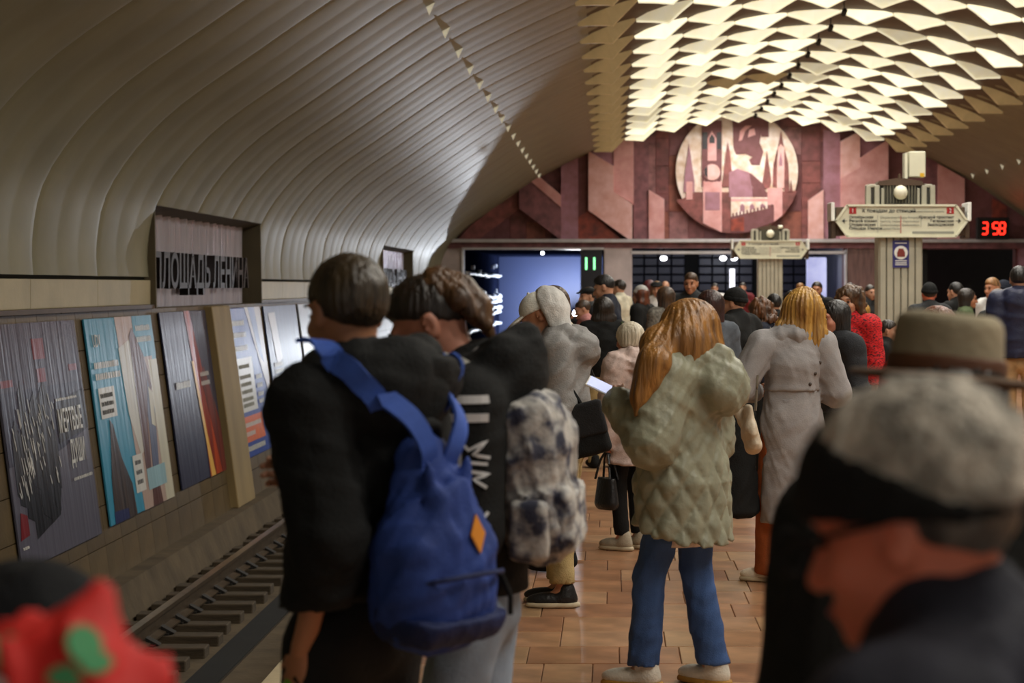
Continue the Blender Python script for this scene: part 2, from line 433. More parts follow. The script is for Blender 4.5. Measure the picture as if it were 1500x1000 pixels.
def poster(y0, y1, z0, z1, c, label, frame=None):
    ex = Vector((0, 1, 0)); ey = Vector((-.135, 0, 1)).normalized(); ez = NRM
    M = Matrix((ex, ey, ez)).transposed().to_4x4(); M.translation = Vector((wx(z0) + .012, y0, z0))
    o = thing('advertising_poster', label, 'poster'); o.matrix_world = M
    sz = (y1 - y0, (z1 - z0) * 1.009)
    MB().span((0, 0, 0), (sz[0], sz[1], .02)).put('sheet', c, o, bevel=.004)
    return o, sz


def bars(o, sz, x0, x1, ys, h, m, seed=1, sk=0):
    """lines of lettering too small to read: rows of word-long strokes"""
    R_ = random.Random(seed)
    b = MB()
    for y in ys:
        x = x0
        while x < x1 - .01:
            wd = min(R_.uniform(.012, .028), x1 - x)
            b.prism([(x * sz[0], y * sz[1], .0245), ((x + wd * .7) * sz[0], y * sz[1], .0245), ((x + wd * .7) * sz[0], (y + h * R_.uniform(.75, 1)) * sz[1], .0245), (x * sz[0], (y + h) * sz[1], .0245)], (0, 0, .001)); x += wd
    return b.put('small_print', m, o, kind='stuff')


PB, PT = -.5, 1.39
Pwhite = printm('white', (214, 212, 206)); Pblack = printm('black', (22, 22, 28)); Pred = printm('red', (120, 24, 32))
# 1 dark theatre poster
o, sz = poster(15.42, 17.82, PB - .02, PT, printm('slate', (92, 90, 104)), 'dark grey poster reading МЕРТВЫЕ ДУШИ with a black crowd of figures')
poly(o, [(0, .42), (.52, .42), (.66, .44), (1, .5), (1, 1), (0, 1)], printm('night', (34, 36, 60)), .0205, o, 'night_field', sz)
poly(o, rect(0, .72, 1, 1), printm('band', (54, 48, 66)), .0215, o, 'upper_band', sz)
R1 = random.Random(3)
fig = MB()
for i in range(26):
    x = R1.uniform(.06, .55); yb = R1.uniform(.18, .45) if x > .12 else .3; yt = yb + R1.uniform(.16, .34); wd = R1.uniform(.03, .07)
    fig.prism([((x - wd) * sz[0], yb * sz[1], .0225), ((x + wd * .6) * sz[0], (yb - .03) * sz[1], .0225), ((x + wd) * sz[0], (yt - .08) * sz[1], .0225), ((x + wd * .3) * sz[0], yt * sz[1], .0225), ((x - wd * .6) * sz[0], (yt - .05) * sz[1], .0225)], (0, 0, .0004 + .00003 * i))
fig.prism([(.2 * sz[0], .1 * sz[1], .0224), (.5 * sz[0], .16 * sz[1], .0224), (.56 * sz[0], .3 * sz[1], .0224), (.2 * sz[0], .3 * sz[1], .0224)], (0, 0, .0004))
fig.put('crowd_print', Pblack, o, kind='stuff')
sk = MB()
for i in range(60):
    x = R1.uniform(.08, .6); y = R1.uniform(.26, .64); h = R1.uniform(.02, .09)
    sk.prism([(x * sz[0], y * sz[1], .0245), ((x + .006) * sz[0], (y + .01) * sz[1], .0245), ((x - .008) * sz[0], (y + h) * sz[1], .0245), ((x - .013) * sz[0], (y + h) * sz[1], .0245)], (0, 0, .0006))
sk.put('streak_print', Pwhite, o, kind='stuff')
poly(o, [(.6, .46), (1, .5), (1, .68), (.6, .64)], Pblack, .0225, o, 'title_block', sz)
t = text('МЕРТВЫЕ', 'title_print', Pwhite, o, (.62 * sz[0], .505 * sz[1], .025), .27, (0, 0, 0), .56, ext=.001, offset=.004)
t = text('ДУШИ', 'title_print', Pwhite, o, (.72 * sz[0], .36 * sz[1], .025), .27, (0, 0, 0), .56, ext=.001, offset=.004)
bars(o, sz, .72, .97, [.28], .014, Pwhite, 4); bars(o, sz, .62, .9, [.645], .012, Pwhite, 5)
poly(o, rect(.42, .84, .56, .93), Pred, .0225, o, 'red_mark', sz); poly(o, rect(.44, .74, .54, .8), Pred, .0225, o, 'red_mark', sz)
poly(o, rect(.02, .74, .15, .77), Pred, .0225, o, 'red_mark', sz); poly(o, rect(.84, .77, .95, .8), Pred, .0225, o, 'red_mark', sz)
poly(o, [(.02, .12), (.12, .13), (.12, .21), (.05, .23)], Pred, .0225, o, 'red_mark', sz); bars(o, sz, .03, .11, [.08], .012, Pwhite, 9)
# 2 cyan poster
o, sz = poster(18.16, 20.78, PB, PT, printm('cyan', (66, 150, 182)), 'turquoise poster with white text boxes and a tall figure on beige')
poly(o, [(.5, 0), (.93, 0), (.93, .78), (.88, 1), (.42, 1)], printm('beige', (186, 160, 148)), .0205, o, 'photo_print', sz)
poly(o, [(.42, .84), (.6, .88), (.62, .3), (.55, .28), (.45, .5)], printm('pale_box', (206, 202, 192)), .0215, o, 'box_print', sz)
poly(o, [(.86, 0), (1, 0), (1, .76), (.86, .76)], printm('cream', (206, 200, 178)), .0215, o, 'photo_print', sz)
poly(o, rect(.68, .78, 1, 1), printm('cyan', (66, 150, 182)), .0222, o, 'corner_print', sz)
poly(o, [(.6, .2), (.68, .2), (.72, .45), (.86, .62), (.8, .78), (.66, .94), (.6, .9), (.6, .6)], printm('figure', (94, 58, 52)), .0225, o, 'figure_print', sz)
poly(o, [(.7, .16), (.8, .16), (.86, .5), (.8, .66), (.74, .5)], printm('denim', (88, 96, 122)), .0232, o, 'figure_print', sz)
poly(o, [(.78, .42), (.84, .4), (.86, .58), (.8, .62)], printm('cream', (206, 200, 178)), .0238, o, 'figure_print', sz)
poly(o, [(.64, .0), (.8, .0), (.78, .12), (.66, .12)], printm('figure', (94, 58, 52)), .0225, o, 'figure_print', sz)
poly(o, [(.06, .0), (.38, .0), (.36, .16), (.26, .3), (.2, .47), (.16, .5), (.14, .4), (.08, .2)], printm('figure2', (86, 72, 66), scale=6, c2=(40, 34, 36)), .0225, o, 'figure_print', sz)
poly(o, [(.06, .0), (.26, .0), (.26, .05), (.06, .06)], printm('navy', (40, 48, 92)), .0232, o, 'figure_print', sz)
text('UDV', 'logo_print', Pwhite, o, (.07 * sz[0], .86 * sz[1], .025), .17, (0, 0, 0), .8, ext=.001)
bars(o, sz, .05, .4, [.755, .7], .032, Pwhite, 11)
poly(o, rect(.06, .51, .28, .66), Pwhite, .0225, o, 'text_box', sz); bars(o, sz, .08, .25, [.61, .57, .53], .022, M_txt, 12)
poly(o, rect(.41, .1, .56, .29), Pwhite, .0228, o, 'text_box', sz); bars(o, sz, .44, .53, [.24, .19, .14], .022, M_txt, 13)
poly(o, rect(.6, .09, .9, .2), printm('pale_cyan', (150, 186, 196)), .0242, o, 'text_box', sz); bars(o, sz, .63, .86, [.135], .025, M_txt, 14)
bars(o, sz, .72, .96, [.92, .86], .03, Pwhite, 15)
# 3 navy poster with a fiery streak
o, sz = poster(21.2, 23.6, PB + .02, PT + .02, printm('navy2', (48, 50, 72)), 'dark navy poster crossed by an orange fiery streak')
poly(o, [(.5, 1), (.62, 1), (.78, .55), (.98, .1), (1, 0), (.62, 0), (.62, .35)], printm('fire', (206, 84, 42), scale=2, c2=(120, 40, 36)), .0215, o, 'streak_print', sz)
poly(o, [(.53, .7), (.57, .7), (.68, .2), (.74, 0), (.64, 0), (.62, .2)], printm('flame', (240, 188, 96)), .0222, o, 'streak_print', sz)
poly(o, [(.68, .6), (.78, .66), (1, .3), (1, 0), (.9, 0), (.8, .3)], printm('ember', (140, 50, 36), scale=2, c2=(58, 40, 46)), .0228, o, 'streak_print', sz)
bars(o, sz, .14, .44, [.555], .04, Pwhite, 21); bars(o, sz, .68, .88, [.6, .545], .026, Pwhite, 22)
# 4 royal blue poster
o, sz = poster(24.95, 27.25, PB + .02, PT + .02, printm('royal', (46, 74, 158)), 'royal blue poster with white panel and orange box beside the pilaster')
poly(o, [(.5, 1), (.7, .7), (1, .28), (1, 1)], printm('ghost', (204, 200, 204)), .0215, o, 'swoop_print', sz)
poly(o, [(.6, 1), (.78, .66), (.9, .6), (.8, 1)], printm('royal3', (122, 142, 196)), .0222, o, 'swoop_print', sz)
poly(o, rect(.02, .3, .52, .66), Pwhite, .0222, o, 'text_panel', sz); bars(o, sz, .1, .42, [.59, .52, .47, .42, .37, .33], .026, M_txtg, 31)
poly(o, rect(.02, .1, .64, .27), printm('orange', (226, 110, 52)), .0222, o, 'orange_box', sz); bars(o, sz, .08, .56, [.2], .03, Pwhite, 32); bars(o, sz, .08, .34, [.14], .03, Pwhite, 33)
bars(o, sz, .06, .6, [.04], .035, Pwhite, 34); bars(o, sz, .06, .44, [.88, .8, .71], .035, Pwhite, 35); bars(o, sz, .58, .76, [.5, .44, .38, .33], .03, Pwhite, 36)
# 5..7 further along
o, sz = poster(27.55, 30.35, PB + .02, PT + .02, printm('steel', (84, 92, 124), .25), 'grey blue blurred poster just left of the boy in the black hoodie')
poly(o, rect(.02, 0, .7, .14), Pwhite, .0222, o, 'text_panel', sz); bars(o, sz, .1, .34, [.55, .5, .45, .4], .03, Pwhite, 41)
poly(o, [(.1, .95), (.3, .95), (.36, .6), (.2, .56)], printm('ghost', (204, 200, 204)), .0215, o, 'figure_print', sz)
o, sz = poster(30.6, 33.6, PB + .02, PT + .02, printm('pale', (186, 192, 206)), 'pale blue grey poster partly hidden by the short-haired boy')
poly(o, rect(.1, .2, .8, .5), Pwhite, .0222, o, 'text_panel', sz); bars(o, sz, .2, .6, [.42, .34], .04, printm('steel', (84, 92, 124)), 42)
o, sz = poster(34.0, 37.0, PB + .02, PT + .02, printm('royal', (46, 74, 158)), 'plain blue poster behind the two boys')
bars(o, sz, .2, .7, [.7, .6], .05, Pwhite, 43)

# ------------------------------------------------------------------ end wall of granite
D = 57.0
wb = put('wall_back', None, None, None, (0, D, 0), kind='structure')


def P2(x, y): return ((x - VX) * D / F, EYE + (VY - y) * D / F)


b = MB()
b.span((-6.5, .1, 3.0), (14.5, .5, 8))                   # above the openings
b.span((-6.5, .1, 0), (-4.22, .5, 3)).span((-.22, .1, 0), (.6, .5, 3)).span((6.66, .1, 0), (7.9, .5, 3)).span((11.6, .1, 0), (14.5, .5, 3))
b.put('wall_core', M_maroon, wb)
# granite slabs of many tones
R2 = random.Random(5)
x = -4.9
while x < 13.2:
    wd = R2.choice((.38, .46, .55, .62)); z = 3.02
    while z < 6.9:
        h = R2.choice((.5, .62, .8, 1.0)); top = min(z + h, 7)
        if z < vz(x + wd / 2 - CX) + .1:
            MB().span((x + .004, .08 - R2.uniform(0, .02), z + .004), (x + wd - .004, .12, top - .004)).put('granite_slab', R2.choice(M_gran + [M_maroon]), wb, bevel=.006)
        z = top
    x += wd
# raised slabs and the medallion
mur = thing('granite_mural', 'granite relief of pink facets with a round medallion of towers and dome', 'mural', (0, D, 0))


def slab(pts, m, th=.06, base=.05, name='facet'):
    MB().prism([(*(lambda q: (q[0], -base, q[1]))(P2(*p)),) for p in pts], (0, -th, 0)).put(name, m, mur, bevel=.004)


S = slab
S([(700, 352), (761, 306), (761, 278), (740, 292), (690, 330), (670, 352)], M_gran[0], .04)
S([(761, 277), (779, 267), (822, 304), (822, 352), (761, 306)], M_gran[4], .22)
S([(779, 267), (788, 257), (822, 286), (822, 304)], M_pink, .24)
S([(822, 236), (847, 222), (847, 352), (822, 352)], M_mauve, .14)
S([(847, 222), (862, 212), (862, 330), (847, 318)], M_maroon, .05)
S([(847, 318), (862, 309), (912, 352), (847, 352)], M_redg, .08)
S([(862, 222), (899, 244), (899, 281.6), (926, 300), (926, 352), (922, 352), (862, 308.5)], M_pink2, .3)
S([(862, 222), (862, 208), (899, 196), (899, 244)], M_mauve, .12)
S([(899, 200), (928, 190), (928, 300), (899, 281)], M_pink, .16)
S([(928, 185), (950, 180), (950, 352), (928, 352)], M_gran[4], .08)
S([(950, 278), (973, 292), (973, 352), (950, 352)], M_pink, .14)
S([(1183, 294), (1205.6, 278), (1205.6, 350), (1183, 350)], M_pink2, .14)
S([(1205.6, 190), (1230, 196), (1230, 352), (1205.6, 352)], M_mauve, .08)
S([(1230, 208), (1258, 192), (1258, 246), (1230, 262)], M_pink2, .26)
S([(1258, 232), (1299, 205), (1299, 350), (1230, 350), (1230, 262), (1258, 246)], M_pink, .3)
S([(1258, 190), (1299, 196), (1299, 205), (1258, 232)], M_mauve, .14)
S([(1299, 205), (1330, 212), (1330, 350), (1299, 350)], M_maroon, .06)
S([(1330, 212), (1372, 236), (1372, 352), (1330, 352)], M_gran[4], .12)
S([(1372, 240), (1411, 262), (1411, 352), (1372, 352)], M_pink, .2)
S([(1411, 258), (1450, 282), (1500, 312), (1500, 352), (1411, 352)], M_maroon, .04)
S([(1452, 290), (1474, 303), (1474, 352), (1452, 352)], M_redg, .08)


def q7(x, y): return (960 + x / 5.2625, 160 + y / 5.2625)


cen = (1079, 251); Rr = 89.5
S([(cen[0] + Rr * math.cos(2 * pi * i / 64), cen[1] + Rr * math.sin(2 * pi * i / 64)) for i in range(64)], M_cream, .09, .05, 'medallion_disc')
med = [
    ([(160, 700), (210, 690), (300, 640), (860, 640), (1090, 630), (1052, 720), (980, 820), (880, 900), (760, 945), (630, 962), (500, 948), (380, 905), (270, 830), (200, 755)], M_gran[0], 1),
    ([(590, 60), (870, 60), (870, 215), (815, 215), (812, 190), (800, 260), (830, 330), (800, 430), (740, 430), (720, 390), (745, 370), (690, 345), (620, 350), (600, 300)], M_maroon, 1.2),
    ([(640, 250), (650, 170), (690, 130), (740, 130), (690, 170), (665, 240)], M_pink, 2), ([(710, 220), (720, 160), (760, 150), (770, 200), (740, 210)], M_pink, 2),
    ([(355, 90), (510, 90), (510, 420), (505, 600), (355, 600)], M_maroon, 2), ([(360, 180), (400, 180), (400, 310), (360, 310)], M_ink, 2.6), ([(470, 180), (505, 180), (505, 310), (470, 310)], M_ink, 2.6),
    ([(400, 400), (400, 230), (433, 170), (468, 230), (468, 400)], M_pink, 3), ([(413, 265), (413, 225), (433, 195), (455, 225), (455, 265)], M_ink, 3.4),
    ([(365, 560), (510, 560), (510, 950), (365, 880)], M_pink, 3), ([(380, 640), (495, 640), (495, 780), (380, 780)], M_mauve, 3.4),
    ([(555, 250), (572, 330), (600, 600), (510, 600), (540, 340)], M_gran[0], 2), ([(258, 270), (300, 560), (300, 640), (215, 640), (225, 500)], M_mauve, 2),
    ([(235, 560), (285, 560), (285, 700), (235, 700)], M_pink, 2.6),
    ([(565, 680), (565, 490), (630, 460), (720, 490), (745, 620), (745, 680)], M_mauve, 2.6), ([(630, 460), (740, 500), (830, 580), (865, 680), (745, 680), (745, 600), (700, 500)], M_maroon, 2.4),
    ([(580, 680), (860, 680), (860, 770), (580, 830)], M_cream, 3), ([(580, 690), (860, 690), (860, 712), (580, 712)], M_pink, 3.3),
    ([(650, 790), (650, 745), (665, 728), (685, 745), (685, 785)], M_mauve, 3.4), ([(725, 775), (725, 745), (740, 728), (760, 745), (760, 770)], M_mauve, 3.4), ([(805, 765), (805, 742), (820, 726), (840, 742), (840, 762)], M_mauve, 3.4),
    ([(580, 950), (580, 830), (910, 755), (910, 870), (700, 950)], M_maroon, 3.6), ([(580, 940), (580, 850), (680, 830), (680, 940)], M_redg, 4),
    ([(860, 610), (975, 610), (975, 820), (910, 870), (910, 740), (860, 740)], M_pink, 3), ([(940, 300), (962, 270), (990, 300), (990, 610), (932, 610)], M_pink2, 2.8),
    ([(950, 400), (962, 330), (975, 400), (975, 440), (950, 440)], M_mauve, 3.2), ([(965, 165), (985, 280), (1020, 420), (1030, 640), (990, 640), (985, 320), (935, 320), (930, 600), (900, 600), (905, 430), (945, 280)], M_gran[0], 2),
    ([(856, 320), (890, 560), (875, 610), (815, 610), (835, 480)], M_gran[0], 2),
    ([(1040, 540), (1055, 640), (1030, 640)], M_gran[0], 2.6),
]
for pts, m_, k in med:
    S([q7(*p) for p in pts], m_, .03, .12 + .012 * k, 'inlay')
S([q7(435 + 74 * math.cos(i * pi / 14), 488 + 74 * math.sin(i * pi / 14)) for i in range(28)], M_maroon, .03, .17, 'clock_ring')
S([q7(435 + 62 * math.cos(i * pi / 14), 488 + 62 * math.sin(i * pi / 14)) for i in range(28)], M_pink2, .03, .18, 'clock_face')
S([q7(*p) for p in ((400, 436), (400, 540), (376, 505), (376, 465))], M_ink, .03, .188, 'inlay')
for i in range(12):
    x_ = 590 + i * 27; y_ = 828 - (x_ - 580) * .227
    S([q7(x_, y_ - 22), q7(x_ + 13, y_ - 25), q7(x_ + 13, y_ + 8), q7(x_, y_ + 8)], M_maroon, .03, .17, 'battlement')
for i in range(5):
    x_ = 368 + i * 32
    S([q7(x_, 575), q7(x_ + 7, 545), q7(x_ + 14, 575)], M_pink, .03, .165, 'battlement')
# mouldings, pilasters, portals
MB().span((-4.9, D - .45, 2.92), (13.0, D, 3.02)).put('trim_3', M_alum, kind='structure', bevel=.01)
MB().span((-4.9, D - .3, 2.76), (13.0, D, 2.92)).put('trim_4', M_gran[4], kind='structure')
MB().span((-4.25, D - .36, 2.72), (-.2, D - .05, 2.78)).span((.55, D - .3, 2.6), (6.7, D - .05, 2.68)).put('trim_5', M_alum, kind='structure')
MB().span((-4.95, D - .2, -.95), (-4.24, D + .3, 2.8)).put('trim_pilaster_2', M_marble, kind='structure', bevel=.02)
MB().span((-.2, D - .3, 0), (.6, D + .3, 2.8)).put('trim_pilaster_3', M_marble, kind='structure', bevel=.02)
MB().span((6.72, D - .25, 0), (7.75, D + .3, 2.78)).put('trim_pilaster_4', mat('brown_marble', (112, 86, 84), .35, .25, 4, stretch=(3, 3, .5)), kind='structure', bevel=.02)
MB().span((11.65, D - .2, -1), (12.5, D + .3, 2.8)).put('trim_pilaster_5', M_mauve, kind='structure', bevel=.02)
MB().span((-4.26, D - .26, 0), (-4.2, D - .1, 2.75)).put('trim_6', mat('white_jamb', (226, 230, 240), .4, .05, 4), kind='structure')
MB().span((6.66, D - .3, 0), (6.72, D - .1, 2.7)).put('trim_7', M_alum, kind='structure')

# left portal: tunnel painted blue, lit by a headlight
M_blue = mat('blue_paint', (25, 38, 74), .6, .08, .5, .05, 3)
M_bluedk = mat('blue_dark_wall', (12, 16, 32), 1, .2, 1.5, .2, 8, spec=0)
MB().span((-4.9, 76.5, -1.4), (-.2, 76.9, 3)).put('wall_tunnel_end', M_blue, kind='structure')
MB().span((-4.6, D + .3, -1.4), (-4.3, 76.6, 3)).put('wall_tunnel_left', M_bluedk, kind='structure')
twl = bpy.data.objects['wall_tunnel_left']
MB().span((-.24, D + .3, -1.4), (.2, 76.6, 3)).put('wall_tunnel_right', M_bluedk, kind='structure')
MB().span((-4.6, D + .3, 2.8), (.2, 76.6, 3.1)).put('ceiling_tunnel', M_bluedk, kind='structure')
M_cab = mat('cable_sleeve', (210, 220, 236), .5, .2, 6)
R3 = random.Random(11)
for z, dz in ((2.05, .04), (1.3, .07), (1.12, .04), (.9, .06), (.72, .05), (.3, .05)):
    pts = [(-4.22 + R3.uniform(-.03, .05), D + .6 + i * 1.0, z + R3.uniform(-dz, dz) * .6) for i in range(19)]
    MB().tube(pts, [R3.uniform(.035, .035 + dz) for _ in pts], 7).put('wall_cable', M_cab, twl, smooth=True)
for i in range(12):
    c_ = (-4.26, R3.uniform(D + 1, 74), R3.uniform(.3, 2.6))
    MB().span((c_[0] - .05, c_[1] - .12, c_[2] - .06), (c_[0] + .06, c_[1] + .12, c_[2] + .06)).put('junction_box', M_cab, twl, bevel=.01)
hl = thing('headlight', 'bright white headlight shining out of the blue tunnel', 'lamp', (-1.3, 74.8, .66))
MB().ball((0, 0, 0), (.13, .04, .13), 16, 8).put('lens', mat('lens_glow', (240, 246, 255), .3, .02, 3, emit=30), hl, smooth=True)
MB().tube([(0, .06, 0), (0, .3, 0)], [.13, .08], 14).tube([(0, .18, -.1), (0, .18, -1.9)], .05, 8).put('housing', M_dark, hl)
sb = thing('signal_cabinet', 'dark cabinet with two green light bars at the tunnel mouth', 'cabinet', (-.55, D - .15, 0))
MB().span((-.32, -.15, 0), (.3, .2, 2.72)).put('body', mat('cabinet_dark', (26, 30, 42), .4, .1, 4), sb, bevel=.01)
MB().span((-.18, -.17, 2.15), (-.13, -.14, 2.5)).span((.05, -.17, 2.15), (.1, -.14, 2.5)).put('green_bar', mat('green_glow', (140, 255, 170), .3, .02, 3, emit=1.3), sb)
MB().ball((-1.95, D - .3, 2.62), .05, 10, 6).put('portal_lamp', mat('lamp_glow', (236, 242, 255), .3, .02, 3, emit=5), None, smooth=True, label='tiny round lamp under the lintel of the blue tunnel', cat='lamp')

# middle opening: dim passage with ribbed panels and ceiling lamps
M_pass = mat('passage_panel', (58, 60, 78), .4, .15, 2)
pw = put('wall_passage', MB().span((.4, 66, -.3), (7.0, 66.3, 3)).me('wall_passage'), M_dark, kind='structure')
MB().span((.3, D + .3, -.3), (.62, 66, 3)).span((6.75, D + .3, -.3), (7.1, 66, 3)).put('wall_passage_sides', M_pass, kind='structure')
MB().span((.3, D + .2, 2.9), (7.1, 66.3, 3.1)).put('ceiling_passage', M_pass, kind='structure')
MB().span((-.2, 56.95, -.3), (11, 66.3, -.01)).put('floor_passage', M_tile[3], kind='structure')
for i in range(14):
    if i in (4, 9): continue
    for k in range(10):
        MB().span((.66 + i * .45, 65.9, .12 + k * .28), (1.08 + i * .45, 66.0, .36 + k * .28)).put('wall_panel', M_pass, pw, bevel=.02)
for x_, w_ in ((1.55, 'leftmost of the three'), (3.3, 'middle of the three'), (3.62, 'rightmost of the three')):
    o = thing('passage_light', 'small white ceiling lamp in the dim passage, ' + w_, 'ceiling light', (x_, 58.6, 2.5), group='white lamps of the passage')
    MB().ball((0, 0, 0), (.1, .1, .07), 12, 7).put('globe', mat('globe_glow', (244, 246, 255), .3, .02, 3, emit=6), o, smooth=True); MB().tube([(0, 0, .05), (0, 0, .42)], .02, 6).put('stem', M_dark, o)
MB().span((5.9, 60.0, 0), (6.5, 60.2, 2.55)).put('lit_panel', mat('panel_glow', (196, 200, 236), .4, .2, 1, emit=.75, c2=(120, 124, 170)), None, bevel=.03, label='tall glowing pale panel at the right of the passage', cat='light panel')
MB().span((3.55, 59.5, 1.2), (3.7, 59.6, 2.2)).put('strip_light', mat('strip_glow', (240, 242, 255), .4, .05, 1, emit=1.2), None, label='narrow upright white light left of the small sign pillar', cat='light')
MB().span((7.3, 60.0, .0), (9.2, 60.2, 1.9)).put('shop_window', mat('shop_glow', (226, 150, 170), .4, .3, 2, emit=.7, c2=(120, 60, 84)), None, bevel=.02, label='pink lit shop window beyond the large sign pillar', cat='window')
# right portal
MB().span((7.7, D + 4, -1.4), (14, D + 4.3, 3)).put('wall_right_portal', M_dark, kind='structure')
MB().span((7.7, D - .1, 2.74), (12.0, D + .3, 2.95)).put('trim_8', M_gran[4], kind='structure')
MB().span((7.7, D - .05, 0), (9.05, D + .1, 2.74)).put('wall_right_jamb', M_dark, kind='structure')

# ------------------------------------------------------------------ information pillars
M_glob = mat('globe_white', (232, 228, 206), .5, .04, 6)


def info_pillar(x, y, label, box):
    o = thing('information_pillar', label, 'pillar', (x, y, 0))
    zt = 3.15
    MB().span((-.27, -.2, 0), (.27, .2, 2.5)).put('shaft', M_pillard, o)
    for i in range(6):
        a_ = -.3 + .1 * i
        MB().span((a_ + .008, -.235, 0), (a_ + .092, -.19, 2.45)).put('slat', M_pillar, o, bevel=.008)
    for sx in (-1, 1):
        for i in range(4):
            MB().span((sx * .265, -.19 + .1 * i, 0), (sx * .31, -.1 + .1 * i, 2.45)).put('slat', M_pillar, o, bevel=.008)
    bd = MB().prism([(-.92, -.3, 2.6), (-.76, -.3, 2.38), (.76, -.3, 2.38), (.92, -.3, 2.6), (.76, -.3, 2.82), (-.76, -.3, 2.82)], (0, .08, 0)).put('sign_board', M_sign, o)
    ring = [(-.93, 2.6), (-.765, 2.37), (.765, 2.37), (.93, 2.6), (.765, 2.83), (-.765, 2.83)]
    fr = MB()
    for i in range(6):
        p, q = ring[i], ring[(i + 1) % 6]; dx, dz = q[0] - p[0], q[1] - p[1]; L_ = math.hypot(dx, dz); n_ = (-dz / L_ * .028, dx / L_ * .028)
        fr.prism([(p[0], -.33, p[1]), (q[0], -.33, q[1]), (q[0] + n_[0], -.33, q[1] + n_[1]), (p[0] + n_[0], -.33, p[1] + n_[1])], (0, .05, 0))
    fr.put('frame', M_signframe, bd)
    T = lambda s, x_, z_, sz_, m_=M_txt, al='LEFT', sx=1, of=0: text(s, 'lettering', m_, bd, (x_, -.305, z_), sz_, sx=sx, align=al, ext=.002, offset=of)
    for s_, x_ in (('1', -.73), ('2', .63)):
        MB().span((x_, -.308, 2.7), (x_ + .1, -.298, 2.79)).put('number_plate', M_red, bd); text(s_, 'lettering', M_white, bd, (x_ + .028, -.312, 2.715), .085, ext=.002)
    T('К поездам до станций', -.55, 2.72, .068, sx=1.02, of=.0012); T('| To trains towards stations', .12, 2.72, .042, M_txtg)
    for i, s_ in enumerate(('Октябрьская', 'Речной вокзал', 'Студенческая', 'Площадь Маркса')): T(s_, -.73, 2.635 - i * .052, .054, of=.0008)
    for i, s_ in enumerate(('Oktyabrskaya', 'Rechnoy Vokzal', 'Studencheskaya', 'Ploschad Marksa')): T(s_, -.3, 2.635 - i * .052, .044, M_txtg)
    for i, s_ in enumerate(('Красный проспект', 'Гагаринская', 'Заельцовская')): T(s_, .73, 2.635 - i * .052, .054, al='RIGHT', of=.0008)
    for i, s_ in enumerate(('Krasny Prospekt', 'Gagarinskaya', 'Zaeltsovskaya')): T(s_, .25, 2.635 - i * .052, .044, M_txtg, 'RIGHT')
    MB().span((-.335, -.306, 2.44), (-.33, -.3, 2.68)).span((.27, -.306, 2.52), (.275, -.3, 2.68)).put('rule', M_txtg, bd)
    MB().span((-.015, -.306, 2.43), (-.005, -.3, 2.67)).put('rule', M_red, bd)
    MB().span((.15, -.306, 2.42), (.73, -.3, 2.455)).put('note_strip', M_txtg, bd)
    for s_ in (-1, 1):
        MB().prism([(s_ * .83, -.306, 2.6), (s_ * .79, -.306, 2.635), (s_ * .795, -.306, 2.605), (s_ * .755, -.306, 2.603), (s_ * .755, -.306, 2.597), (s_ * .795, -.306, 2.595), (s_ * .79, -.306, 2.565)], (0, .004, 0)).put('arrow', M_txt, bd)
        MB().span((s_ * .93, -.28, 2.6), (s_ * .98, .22, 2.86)).put('side_board', M_white, o, bevel=.006)
        MB().span((s_ * .9, -.2, 2.36), (s_ * .97, .2, 2.6)).put('side_bracket', M_brown, o, bevel=.006)
        MB().span((s_ * .76, -.2, 2.4), (s_ * .9, .2, 2.8)).put('side_bracket', M_brown, o, bevel=.006)
    MB().span((-.42, -.16, 2.84), (.42, .16, 3.1)).put('housing', mat('louvre_dark', (54, 52, 44), .6, .2, 5), o)
    for i in range(11):
        MB().span((-.235 + .043 * i, -.2, 2.85), (-.215 + .043 * i, -.15, 3.12)).put('louvre', mat('louvre_bar', (96, 92, 76), .6, .15, 5), o)
    for x_ in (-.45, -.33, -.25, .25, .33, .45):
        MB().span((x_ - (.035 if abs(x_) > .3 else .018), -.22, 2.83), (x_ + (.035 if abs(x_) > .3 else .018), -.1, 3.1 if abs(x_) > .3 else 3.06)).put('fin', M_pillar, o, bevel=.006)
    MB().prism([(-.34, -.21, 3.1), (.34, -.21, 3.1), (.3, -.21, 3.16), (.06, -.21, 3.2), (-.06, -.21, 3.2), (-.3, -.21, 3.16)], (0, .36, 0)).put('cap', M_brown, o)
    MB().span((-.45, -.18, 3.07), (-.34, .18, 3.12)).span((.34, -.18, 3.07), (.45, .18, 3.12)).put('cap_block', M_pillar, o, bevel=.008)
    MB().ball((0, -.22, 3.0), .1, 20, 12).put('globe_speaker', M_glob, o, smooth=True)
    MB().tube([(0, -.1, 3.18), (0, -.1, 3.27)], [.03, .012], 8).put('finial', M_brown, o)
    if box:
        MB().span((.13, -.15, 3.22), (.36, .1, 3.58)).put('relay_box', M_sign, o, bevel=.01)
        MB().span((.07, -.14, 3.2), (.11, .08, 3.56)).put('relay_flange', M_signframe, o)
        MB().span((.28, -.158, 3.22), (.34, -.148, 3.275)).put('warning_label', mat('yellow_label', (216, 170, 30), .5), o)
        nt_ = MB().span((-.115, -.25, 1.95), (.115, -.236, 2.33)).put('notice_sheet', mat('notice_blue', (44, 40, 112), .4), o)
        MB().tube([(0, -.25, 2.16), (0, -.256, 2.16)], .095, 24).put('white_disc', M_white, nt_)
        MB().prism([(-.055, -.257, 2.1), (.055, -.257, 2.1), (.055, -.257, 2.16), (.03, -.257, 2.215), (-.03, -.257, 2.215), (-.055, -.257, 2.16)], (0, -.004, 0)).put('bag_symbol', mat('bag_red', (128, 44, 34), .5), nt_)
        b_ = MB()
        for z_ in (2.285, 2.04, 2.01, 1.985): b_.span((-.08, -.253, z_), (.08, -.249, z_ + .012))
        b_.put('small_print', M_white, nt_, kind='stuff')
    else:
